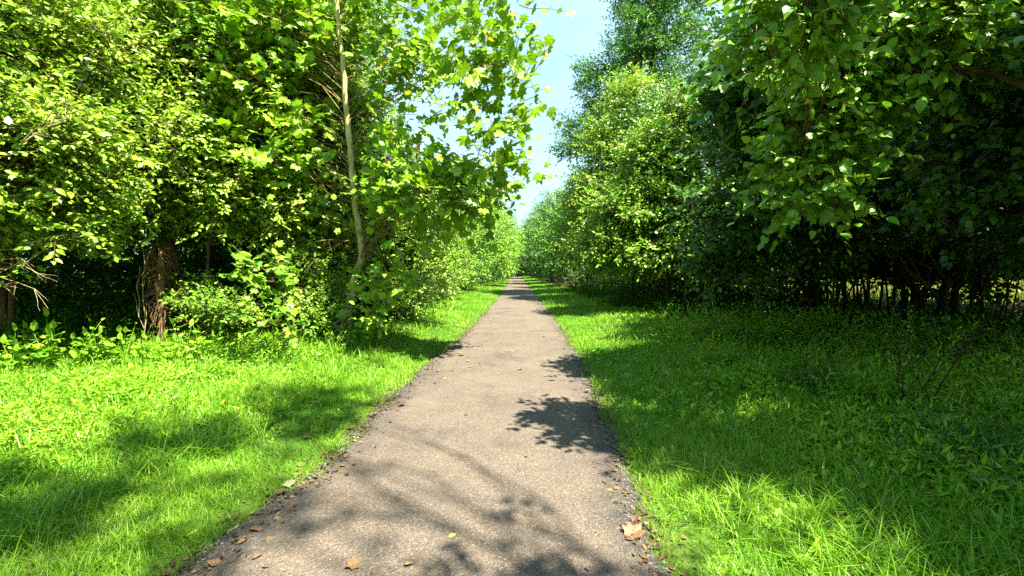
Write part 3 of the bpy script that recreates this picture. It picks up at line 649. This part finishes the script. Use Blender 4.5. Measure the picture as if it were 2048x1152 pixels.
T('walnut_tree', 'bright light-green tree bulging over the right verge', 'tree', (6.3, 16.0, 0),
  [([(6.3, 16.0, 0), (6.1, 15.9, 2.6), (5.7, 15.6, 5), (5.4, 15.5, 8.2)], .13, .025)],
  [L(1315, 330, 15, 75, 70, 1.1, 90), L(1270, 430, 14.7, 75, 55, 1.1, 90), L(1365, 430, 14.6, 80, 65, 1.1, 85), L(1235, 500, 15, 70, 34, 1.0, 60), L(1340, 510, 14.2, 80, 32, 1.0, 60), L(1385, 250, 15.4, 60, 70, 1.1, 60)],
  'ovate', .145, M_MID, M_BARK, twigs=8, lpt=8, hang=.3, yellow=.02, tl=.45, rc=.48, dens=1.8)
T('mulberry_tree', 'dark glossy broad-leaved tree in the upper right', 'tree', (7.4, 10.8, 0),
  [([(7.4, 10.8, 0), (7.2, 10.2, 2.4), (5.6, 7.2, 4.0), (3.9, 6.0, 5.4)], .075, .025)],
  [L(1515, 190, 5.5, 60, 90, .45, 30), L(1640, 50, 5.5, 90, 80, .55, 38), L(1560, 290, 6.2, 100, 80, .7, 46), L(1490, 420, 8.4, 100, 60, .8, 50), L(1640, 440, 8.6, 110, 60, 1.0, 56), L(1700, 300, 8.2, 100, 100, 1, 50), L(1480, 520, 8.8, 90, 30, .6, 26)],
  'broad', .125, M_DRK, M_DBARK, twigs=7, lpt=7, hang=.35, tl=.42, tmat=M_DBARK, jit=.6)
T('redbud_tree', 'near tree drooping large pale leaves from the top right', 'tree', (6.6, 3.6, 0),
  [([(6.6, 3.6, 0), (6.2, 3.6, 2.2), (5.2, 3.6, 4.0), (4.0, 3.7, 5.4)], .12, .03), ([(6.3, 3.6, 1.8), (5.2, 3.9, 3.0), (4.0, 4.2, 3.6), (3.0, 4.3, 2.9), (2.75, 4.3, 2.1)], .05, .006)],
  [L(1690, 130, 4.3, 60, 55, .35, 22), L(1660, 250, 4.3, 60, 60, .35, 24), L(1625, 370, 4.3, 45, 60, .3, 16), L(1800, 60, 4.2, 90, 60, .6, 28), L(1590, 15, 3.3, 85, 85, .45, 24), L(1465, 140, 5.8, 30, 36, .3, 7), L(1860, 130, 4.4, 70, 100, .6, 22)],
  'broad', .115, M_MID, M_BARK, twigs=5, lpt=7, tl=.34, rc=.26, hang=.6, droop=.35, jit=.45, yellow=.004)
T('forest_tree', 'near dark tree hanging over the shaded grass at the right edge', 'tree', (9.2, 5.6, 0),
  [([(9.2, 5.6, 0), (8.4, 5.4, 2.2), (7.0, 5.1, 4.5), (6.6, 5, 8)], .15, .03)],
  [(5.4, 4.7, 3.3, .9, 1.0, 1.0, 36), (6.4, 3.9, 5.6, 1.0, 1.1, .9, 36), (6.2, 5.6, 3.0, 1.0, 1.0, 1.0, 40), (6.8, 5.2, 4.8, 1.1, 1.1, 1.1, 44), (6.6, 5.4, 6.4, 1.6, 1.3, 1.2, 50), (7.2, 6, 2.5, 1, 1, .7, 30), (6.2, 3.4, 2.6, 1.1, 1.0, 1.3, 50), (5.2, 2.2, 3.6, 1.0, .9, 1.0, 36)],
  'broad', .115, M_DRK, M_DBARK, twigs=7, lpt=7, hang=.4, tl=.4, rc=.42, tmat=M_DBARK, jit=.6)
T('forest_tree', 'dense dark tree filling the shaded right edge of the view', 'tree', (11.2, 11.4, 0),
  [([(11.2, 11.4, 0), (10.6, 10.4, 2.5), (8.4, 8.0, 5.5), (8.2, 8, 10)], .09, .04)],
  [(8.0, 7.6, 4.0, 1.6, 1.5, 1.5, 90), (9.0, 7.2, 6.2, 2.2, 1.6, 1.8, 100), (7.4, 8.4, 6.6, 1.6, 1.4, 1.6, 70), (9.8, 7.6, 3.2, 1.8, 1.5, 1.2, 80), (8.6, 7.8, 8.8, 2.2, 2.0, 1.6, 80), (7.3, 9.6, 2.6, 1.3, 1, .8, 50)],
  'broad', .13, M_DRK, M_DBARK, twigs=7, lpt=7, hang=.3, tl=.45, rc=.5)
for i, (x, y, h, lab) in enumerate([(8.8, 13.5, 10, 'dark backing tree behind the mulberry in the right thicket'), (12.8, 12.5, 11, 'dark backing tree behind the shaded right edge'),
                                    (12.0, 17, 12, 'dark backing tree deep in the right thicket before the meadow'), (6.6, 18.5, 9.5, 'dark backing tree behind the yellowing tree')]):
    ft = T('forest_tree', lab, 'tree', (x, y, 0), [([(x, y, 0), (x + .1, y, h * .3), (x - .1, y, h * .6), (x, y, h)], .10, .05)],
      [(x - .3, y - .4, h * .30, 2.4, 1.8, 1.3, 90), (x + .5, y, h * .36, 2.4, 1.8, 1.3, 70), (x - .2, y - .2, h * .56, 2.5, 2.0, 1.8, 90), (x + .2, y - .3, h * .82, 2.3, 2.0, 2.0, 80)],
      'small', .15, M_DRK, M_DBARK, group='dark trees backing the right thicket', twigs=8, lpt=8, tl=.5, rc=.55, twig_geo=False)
# the woods go on beside and behind the viewer: added to cut skylight
for x, y, s, lab in ((9.0, 1.2, 1.0, 'dark woodland tree standing to the right of the viewer'), (12.5, 4.0, 1.1, 'dark woodland tree farther right of the viewer'), (10.5, -3.0, 1.1, 'dark woodland tree behind the viewer on the right'),
                     (7.6, -8.0, 1.0, 'dark woodland tree well behind the viewer on the right'), (14, -1, 1.2, 'dark woodland tree deep in the wood right of the viewer'), (-9.6, .6, 1.0, 'dark woodland tree standing to the left of the viewer'),
                     (-8.4, -4.5, 1.0, 'dark woodland tree behind the viewer on the left'), (-7.4, -10, 1.1, 'dark woodland tree well behind the viewer on the left'), (-13, -2, 1.2, 'dark woodland tree deep in the wood left of the viewer'), (13, 8.2, 1.0, 'dark woodland tree added to block sun just outside the right edge of the view'), (16, 11, 1.1, 'dark woodland tree added to block sun beyond the right edge of the view'), (11.8, 5.6, .9, 'dark woodland tree added to block sun level with the lower right corner'),  # last three here are added to keep sun off the right undergrowth
                     (5.6, -14, 1.1, 'dark woodland tree far behind the viewer on the right')):
    c = copy_tree(ft, (x, y, 0), rng.random() * 6.28, s); c['label'] = lab; c['group'] = 'woodland trees added beside and behind the viewer'
# ground spots (x, y) this crown throws its shade on, from height H
SHADE = [(3.2, 3.3, 11, 1.1, 46), (4.3, 4.6, 12, 1.3, 50), (3.7, 6.0, 12, 1.0, 12), (5.5, 3.0, 11, 1.3, 46), (5.2, 8.0, 12, 1.3, 8), (6.5, 5.5, 12, 1.5, 26), (3.4, 1.6, 9, 1.0, 36),
         (-1.25, 2.8, 17, .5, 2),
         (-3.3, 2.7, 13, .8, 8), (-2.7, 3.3, 13.5, .8, 9), (-2.4, 4.1, 13, .6, 9), (-2.35, 4.9, 13, .4, 5), (-3.4, 1.9, 13, .8, 6), (-2.3, 2.6, 13, .5, 4), (-3.2, 4.3, 13.5, .4, 2), (-2.8, 5.2, 13.5, .3, 2),
         (.22, 2.25, 8, .2, 2), (.75, 1.95, 8, .2, 2), (3.9, 5.3, 8.5, 1.3, 26), (5.0, 5.8, 9, 1.5, 20), (6.2, 7.2, 9, 1.7, 18), (6.8, 8.8, 9.5, 1.8, 26),
         (1.75, 3.6, 7, .55, 22), (1.5, 4.05, 7, .5, 20), (2.7, 6.9, 7, .6, 20), (2.9, 3.3, 7, .7, 30), (3.5, 4.6, 7, .9, 34), (4.6, 5.6, 7.5, 1.0, 14),
         (2.7, 2.2, 7, .6, 24), (3.7, 2.6, 7.5, .8, 26), (4.8, 3.6, 7.5, 1.1, 34), (5.6, 6.4, 8, 1.2, 10)]
T('shade_tree', 'tall tree standing just behind the viewer on the right', 'tree', (6.5, -3.0, 0),
  [([(6.5, -3, 0), (6.3, -2.9, 4), (6.3, -2.7, 8.5), (7.0, -3.2, 14)], .3, .06)],
  [(xg + .42 * H, yg - .35 * H, H, r, r, r * .6, n) for xg, yg, H, r, n in SHADE],
  'ovate', .14, M_DRK, M_BARK, twigs=8, lpt=8, tl=.4, rc=.4, limb_p=.6, dens=1.0)

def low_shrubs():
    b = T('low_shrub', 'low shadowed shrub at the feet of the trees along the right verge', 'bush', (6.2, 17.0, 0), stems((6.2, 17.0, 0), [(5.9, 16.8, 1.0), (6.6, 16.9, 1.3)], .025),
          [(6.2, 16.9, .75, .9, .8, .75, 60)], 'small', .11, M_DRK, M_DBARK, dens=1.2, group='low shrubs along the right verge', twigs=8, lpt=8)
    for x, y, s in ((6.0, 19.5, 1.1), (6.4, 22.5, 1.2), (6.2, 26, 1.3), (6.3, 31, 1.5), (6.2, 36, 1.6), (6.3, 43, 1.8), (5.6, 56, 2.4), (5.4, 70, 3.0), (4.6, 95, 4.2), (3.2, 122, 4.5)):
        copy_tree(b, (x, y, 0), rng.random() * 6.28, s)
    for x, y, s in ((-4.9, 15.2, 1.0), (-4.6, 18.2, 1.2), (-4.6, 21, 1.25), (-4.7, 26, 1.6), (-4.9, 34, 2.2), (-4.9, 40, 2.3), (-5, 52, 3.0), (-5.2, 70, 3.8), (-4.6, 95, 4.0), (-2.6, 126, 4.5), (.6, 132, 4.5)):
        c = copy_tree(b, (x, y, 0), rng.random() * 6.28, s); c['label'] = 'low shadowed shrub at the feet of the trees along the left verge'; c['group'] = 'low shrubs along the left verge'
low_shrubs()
# thin stems in the dark understory on the right
def understory():
    def one(h, lean, r):
        root = empty('bare_sapling', (0, 0, 0)); g = Geo()
        ln = smooth_line([(0, 0, -.05), (lean * .2, .05, h * .3), (lean * .6, -.05, h * .65), (lean, 0, h)], 12)
        v, q = tubes(ln[None], np.linspace(r, r * .45, 12)[None], 6); g.add(v, q, smooth=True)
        P = []; R = []
        for k in range(7):
            i = rng.integers(4, 11); a = rng.random() * 6.28; l = .4 + .7 * rng.random()
            t = np.linspace(0, 1, 5)[:, None]; b = ln[i] + np.array([math.cos(a), math.sin(a), .35]) * l * t; b[1:] += rng.normal(0, .05, (4, 3))
            P.append(b); R.append(np.linspace(r * .35, .003, 5))
        v, q = tubes(np.array(P), np.array(R), 4); g.add(v, q, smooth=True)
        g.build('stem', [M_DBARK], root); return root
    kinds = [one(3.2, .35, .035), one(2.8, -.5, .025), one(3.6, .1, .055), one(3.0, .8, .028)]
    lab = 'thin dark bare stem in the shade under the right-hand canopy'
    for r in kinds: tag(r, lab, 'sapling', 'thin dark stems under the right-hand canopy')
    used = set()
    for k in range(84):
        x = 4.6 + 11 * rng.random(); y = 11.0 + 7 * rng.random()
        j = rng.integers(0, 4)
        if j not in used: used.add(j); o = kinds[j]; o.location = (x, y, 0); o.rotation_euler = (0, 0, rng.random() * 6.28)
        else: o = copy_tree(kinds[j], (x, y, 0), rng.random() * 6.28, .85 + .4 * rng.random())
    for j in range(4):
        if j not in used: kinds[j].location = (6 + j, 12, 0)
understory()
fk = at(1835, 640, 11.5); fk[2] = 0
T('forked_tree', 'dark forked trunk before the sunlit gap at far right', 'tree', fk,
  [([fk, at(1838, 590, 11.5), at(1800, 545, 11.5), at(1765, 480, 11.5), at(1740, 420, 11.6)], .11, .05), ([at(1838, 600, 11.5), at(1870, 550, 11.5), at(1910, 490, 11.5), at(1930, 400, 11.5)], .09, .04)],
  [L(1750, 430, 11.4, 110, 60, .9, 50), L(1920, 430, 11.4, 110, 60, .9, 50)], 'small', .13, M_DRK, M_DBARK, twigs=8, lpt=8, twig_geo=False, tmat=M_DBARK)
dead_branch('dead_branch', 'dark bare sapling crossing the weeds at lower right', at(1815, 860, 4.2), [at(1795, 690, 4.2), at(1950, 650, 4.3), at(1985, 655, 4.1), at(1790, 745, 4.0)], .010, M_DBARK, 6)
dead_branch('dead_branch', 'pale broken twig hanging in the dark at the right', at(1880, 440, 5.6), [at(1845, 475, 5.5), at(1900, 455, 5.5)], .008, M_DRY, 3)
dead_branch('dead_branch', 'long slanting bare twig in the dark under the right-hand trees', at(1500, 620, 8.8), [at(1590, 585, 8.8), at(1560, 570, 8.7)], .008, M_TWIG, 3)
# herb mounds on the right
def mound(name, label, px, Y, n, h, spread, mat=M_HERB, kind='lance', size=.10):
    b = at(px, 700, Y); b[2] = ground_z(b[0], b[1]); root = empty(name, b); tag(root, label, 'weeds')
    g = Geo(); p = b + np.stack([rng.normal(0, spread, n), rng.normal(0, spread * .8, n), np.zeros(n)], -1)
    d = nrm(np.stack([rng.normal(0, .3, n), rng.normal(0, .3, n), np.ones(n)], -1)); Lh = h * (.5 + .6 * rng.random(n))
    spray(g, kind, p, d, Lh, 11, size, rng.random(n), 0, bias=(.1, -.3, .7), droop=.18, spiral=True, fwd=.35)
    e = p + d * Lh[:, None]; e[:, 2] -= .18 * Lh
    v, q = tubes(np.stack([p, p + d * Lh[:, None] * .5, e], 1), np.tile([[.004, .003, .0015]], (n, 1)), 3); g.add(v, q, mat=0, smooth=True)
    g.build('foliage', [mat], root, b); return root
mound('weed_clump', 'tall leafy weed clump at the edge of the sunlit right verge', 1400, 8.6, 130, .95, .38)
mound('weed_clump', 'weed clump behind the right verge close under the mulberry', 1500, 8.8, 110, .8, .45)
mound('weed_clump', 'shaded weed clump before the sunlit gap on the right', 1760, 7.2, 120, .8, .5)
mound('weed_clump', 'dark bushy weed clump amid the shaded grass lower right', 1655, 5.2, 130, .55, .26, M_DRK, 'lance', .07)
mound('weed_clump', 'sunlit weed clump by the foot of the sycamore sprout', 555, 7.0, 110, .6, .4, M_HERB)
mound('weed_clump', 'leafy weed clump hiding the base of the sycamore trunk', 690, 8.5, 120, .6, .34)
mound('weed_clump', 'weed clump between the sycamore and the vine-clad trunk', 765, 9.5, 90, .6, .3)
mound('weed_clump', 'broad dark weed clump at the foot of the right-hand thin stems', 1640, 8.9, 140, .75, .55, M_WEED, 'ovate', .11)
mound('weed_clump', 'tall narrow weed clump left of the dark bare sapling', 1720, 4.6, 60, .6, .16, M_WEED, 'lance', .12)
mound('weed_clump', 'weed clump beside the lawn edge right of the leafy path shadow', 1480, 5.3, 110, .45, .3, M_WEED, 'ovate', .08)
mound('weed_clump', 'weed clump close to the lower right corner', 1900, 3.4, 90, .5, .3, M_DRK, 'lance', .09)
for px, Y, n_, h_, sp_, m_, k_, z_, lab in ((1590, 8.0, 110, .8, .4, M_HERB, 'lance', .11, 'weed clump midway between the lawn edge and the forked trunk'), (1850, 7.6, 120, .9, .5, M_HERB, 'ovate', .10, 'tall shaded weed clump below the forked trunk'),
        (1990, 6.6, 110, .9, .45, M_WEED, 'lance', .12, 'tall weed clump at the right edge below the meadow glimpse'), (1450, 6.6, 110, .5, .32, M_WEED, 'lance', .10, 'weed clump beside the shaded right lawn, below the tall leafy one'), (1780, 5.4, 110, .6, .36, M_HERB, 'ovate', .09, 'weed clump just behind the dark bare sapling')):
    mound('weed_clump', lab, px, Y, n_, h_, sp_, m_, k_, z_)
mound('weed_clump', 'yellowish weed clump at the corner of the right verge lawn', 1360, 8.2, 90, .5, .26)
mound('weed_clump', 'wide weed clump in the middle of the shaded right-hand grass', 1560, 6.6, 150, .5, .55)
mound('weed_clump', 'weed clump at the right edge in front of the dark bare sapling', 1900, 5.6, 120, .55, .5)
mound('weed_clump', 'dark green weed clump in the bright left field', 215, 4.7, 50, .35, .15, M_WEED, 'small', .07)
mound('weed_clump', 'small dark weed clump left of the verge near the sycamore', 430, 5.9, 60, .4, .17, M_WEED, 'small', .07)
# broadleaf weeds along the left thicket
wr = None
GW = 'broadleaf weeds in front of the left thicket'
for i, (px, py, Y, s, lab) in enumerate([(95, 690, 6.0, 1.15, 'biggest broadleaf weed at the left edge under the bare twigs'), (150, 700, 6.1, 1.0, 'broadleaf weed just right of the biggest one at the left edge'), (215, 690, 6.5, 1.0, 'broadleaf weed below the dark hollow, left of the stump'),
                                  (270, 700, 6.5, .9, 'broadleaf weed in front of the vine-wrapped stump'), (345, 700, 6.6, .95, 'broadleaf weed just right of the vine-wrapped stump'), (30, 720, 5.7, .9, 'leftmost broadleaf weed cut by the photo edge'),
                                  (395, 690, 7.0, 1.0, 'broadleaf weed between the stump and the sycamore sprout'), (60, 700, 6.6, 1.0, 'broadleaf weed half hidden behind the biggest one')]):
    b = at(px, py, Y); b[2] = float(ground_z(b[0], b[1]))
    if wr is None:
        wr = empty('broadleaf_weed', b, 0, s); g = Geo()
        n = 9; p = np.zeros((n, 3)) + rng.normal(0, .12, (n, 3)) * [1, 1, 0]; d = nrm(np.stack([rng.normal(0, .28, n), rng.normal(0, .28, n), np.ones(n)], -1)); Lh = .45 + .3 * rng.random(n)
        spray(g, 'ovate', p, d, Lh, 10, .145, rng.random(n), 0, bias=(.1, -.25, .8), jit=.3, droop=.08, spiral=True, fwd=.4, hang=.05, yellow=0); g.build('foliage', [M_WEED], wr)
        g = Geo(); e = p + d * Lh[:, None]; e[:, 2] -= .08 * Lh
        v, q = tubes(np.stack([p, p + d * Lh[:, None] * .5, e], 1), np.tile([[.007, .006, .003]], (n, 1)), 5); g.add(v, q, smooth=True); g.build('stem', [M_WEED], wr)
        o = wr
    else: o = copy_tree(wr, tuple(b), rng.random() * 6.28, s)
    tag(o, lab, 'weed', GW)

# ------------------------------------------------------------------ fallen leaves
def leaf_object():
    def mat(name, c1, c2):
        m, nt, out = new_mat(name)
        tc = nt.nodes.new('ShaderNodeTexCoord'); n = nt.nodes.new('ShaderNodeTexNoise'); n.inputs['Scale'].default_value = 9; n.inputs['Detail'].default_value = 4
        nt.links.new(tc.outputs['Object'], n.inputs['Vector']); r = ramp(nt, [(.35, c1), (.65, c2)], n.outputs[0])
        b = nt.nodes.new('ShaderNodeBsdfPrincipled'); b.inputs['Roughness'].default_value = .6; nt.links.new(r.outputs[0], b.inputs['Base Color']); nt.links.new(b.outputs[0], out.inputs[0]); return m
    mats = [mat('dry_tan_leaf', (.12, .065, .03), (.24, .135, .06)), mat('yellow_fallen_leaf', (.20, .14, .045), (.32, .24, .08)), mat('brown_leaf', (.06, .032, .016), (.13, .07, .035)), mat('pale_green_leaf', (.18, .20, .09), (.28, .28, .15))]
    meshes = {}
    for mi, m in enumerate(mats):
        for shape in ('syc', 'broad'):
            tv, tf = LEAF[shape]; v = tv.copy(); v[:, 1] -= .4
            v[:, 2] = .5 * v[:, 0] ** 2 + .35 * (v[:, 1]) ** 2 * np.sign(v[:, 1] + .2) + rng.normal(0, .035, len(v))
            v[:, 2] -= v[:, 2].min() - .01
            g = Geo(); g.add(v, tf); o = g.build('fallen_leaf', [m]); meshes[(mi, shape)] = o.data; bpy.data.objects.remove(o)
    return meshes
LM = leaf_object()
GF = 'fallen leaves on and beside the path'
def fallen(px, py, size, mi, shape, label):
    dy = py - HY; Y = EYE * F / dy; X = (px - CX) / F * Y
    on_path = abs(X - pcen(Y)) < pwid(Y) * .97
    Z = .024 - .018 * ((X - pcen(Y)) / pwid(Y)) ** 2 if on_path else float(ground_z(X, Y)) + .015
    o = bpy.data.objects.new('fallen_leaf', LM[(mi, shape)]); COL.objects.link(o)
    o.location = (X, Y, Z + .002); o.scale = (size,) * 3; o.rotation_euler = (rng.normal(0, .12), rng.normal(0, .12), rng.random() * 6.28)
    tag(o, label, 'leaf', GF)
fallen(1268, 1070, .125, 0, 'syc', 'large tan fallen leaf at the right edge of the path, nearest the viewer')
fallen(1270, 1043, .06, 2, 'broad', 'small brown curled leaf just beyond the large tan leaf')
fallen(512, 1062, .085, 0, 'broad', 'reddish brown leaf on the gravel at the left path edge')
fallen(482, 1088, .06, 0, 'broad', 'small rust-coloured leaf beside the reddish brown one on the gravel')
fallen(430, 1132, .075, 0, 'broad', 'tan leaf lowest on the gravel at the left path edge')
fallen(515, 1118, .06, 0, 'broad', 'little tan leaf on the gravel, lower right of the reddish brown one')
fallen(466, 1060, .085, 3, 'broad', 'pale green fallen leaf at the grass margin lower left')
fallen(563, 983, .09, 0, 'syc', 'tan leaf at the grass margin left, above the pale green one')
fallen(578, 967, .08, 3, 'syc', 'buff leaf beside the tan one at the left grass margin')
fallen(540, 1000, .07, 2, 'broad', 'dark brown leaf in the grass margin, lower left of the buff leaf')
fallen(632, 950, .075, 2, 'syc', 'brown leaf half on asphalt at the left edge')
fallen(613, 880, .08, 0, 'broad', 'upright tan leaf caught in the shaded grass of the left verge')
fallen(602, 930, .075, 0, 'broad', 'orange-tan leaf on the shaded left verge close to the path edge')
fallen(703, 855, .085, 0, 'syc', 'tan lobed leaf on the left path edge in front of the tuft')
fallen(745, 829, .09, 0, 'syc', 'pale tan lobed leaf at the left edge beyond the tuft')
fallen(803, 814, .085, 0, 'syc', 'orange-tan leaf lying alone on the left of the asphalt')
fallen(706, 1140, .075, 0, 'syc', 'orange leaf at the bottom middle of the path')
fallen(818, 1137, .055, 1, 'broad', 'yellow leaf at the bottom middle of the path')
fallen(903, 1081, .05, 1, 'broad', 'small yellow leaf beside the soft shadow near the bottom')
fallen(712, 878, .07, 3, 'broad', 'whitish leaf flat on the asphalt near the left edge')
fallen(710, 742, .15, 0, 'syc', 'broad tan leaf lying on the sunlit left lawn')
fallen(808, 704, .14, 0, 'syc', 'tan leaf on the left lawn below the round-leaved sprout')
fallen(744, 735, .09, 1, 'broad', 'small yellowish leaf on the left lawn beside the broad tan one')
fallen(916, 655, .16, 0, 'syc', 'tan leaf on the far left grass edge by the path')
fallen(1147, 697, .10, 2, 'broad', 'brown leaf at the right path edge beyond the leafy shadows')
for px, py in ((875, 745), (905, 744), (914, 727), (935, 725), (921, 708), (963, 695), (994, 706), (966, 675), (938, 683), (1025, 705), (1046, 650), (1086, 649), (1088, 675), (1015, 637), (959, 730),
               (940, 737), (1001, 687), (985, 775), (1040, 742), (890, 760), (955, 660), (980, 640), (1000, 622), (1062, 622), (1050, 690), (908, 700), (870, 768)):
    fallen(px, py, .045 + .04 * rng.random(), int(rng.integers(0, 2)), 'syc' if rng.random() < .5 else 'broad', 'small yellowish fallen leaf on the sunlit middle stretch of the asphalt')

# ------------------------------------------------------------------ light
el = math.asin(SUN[2]); azr = math.atan2(SUN[0], SUN[1])
w = bpy.data.worlds.new('World'); scene.world = w; w.use_nodes = True
nt = w.node_tree; bg = nt.nodes['Background']
sky = nt.nodes.new('ShaderNodeTexSky'); sky.sky_type = 'NISHITA'; sky.sun_disc = False
sky.sun_elevation = el; sky.sun_rotation = azr; sky.air_density = 1.2; sky.dust_density = .6; sky.ozone_density = 1.5
tc = nt.nodes.new('ShaderNodeTexCoord'); mp = nt.nodes.new('ShaderNodeMapping'); mp.inputs['Scale'].default_value = (1.2, 1.2, 2.6)
nt.links.new(tc.outputs['Generated'], mp.inputs[0])
cn = nt.nodes.new('ShaderNodeTexNoise'); cn.inputs['Scale'].default_value = 2.4; cn.inputs['Detail'].default_value = 7; cn.inputs['Roughness'].default_value = .55
nt.links.new(mp.outputs[0], cn.inputs['Vector'])
cr = ramp(nt, [(.36, (.55, .55, .55)), (.66, (1, 1, 1))], cn.outputs[0])
mx = nt.nodes.new('ShaderNodeMix'); mx.data_type = 'RGBA'
nt.links.new(cr.outputs[0], mx.inputs[0]); nt.links.new(sky.outputs[0], mx.inputs[6]); mx.inputs[7].default_value = (3.7, 5.8, 7.0, 1)
nt.links.new(mx.outputs[2], bg.inputs['Color']); bg.inputs['Strength'].default_value = .05
sl = bpy.data.lights.new('sun', 'SUN'); sl.energy = 5.0; sl.angle = math.radians(.53); sl.color = (1, .92, .74)
so = bpy.data.objects.new('sun', sl); COL.objects.link(so); so.location = (10, -10, 30)
so.rotation_euler = Vector(SUN).to_track_quat('Z', 'Y').to_euler()

cam = bpy.data.cameras.new('camera'); cam.sensor_width = 36; cam.lens = F / 2048 * 36
cam.shift_x = -(CX - 1024) / 2048; cam.shift_y = -(576 - HY) / 2048
cam.clip_end = 2000; cam.clip_start = .05
co = bpy.data.objects.new('camera', cam); COL.objects.link(co); co.location = (0, 0, EYE); co.rotation_euler = (math.radians(90), 0, 0)
scene.camera = co
scene.view_settings.view_transform = 'Standard'; scene.view_settings.look = 'None'; scene.view_settings.gamma = 1
scene.view_settings.exposure = 2.25
scene.cycles.max_bounces = 5; scene.cycles.diffuse_bounces = 1; scene.cycles.glossy_bounces = 2; scene.cycles.transmission_bounces = 4
scene.cycles.use_denoising = False
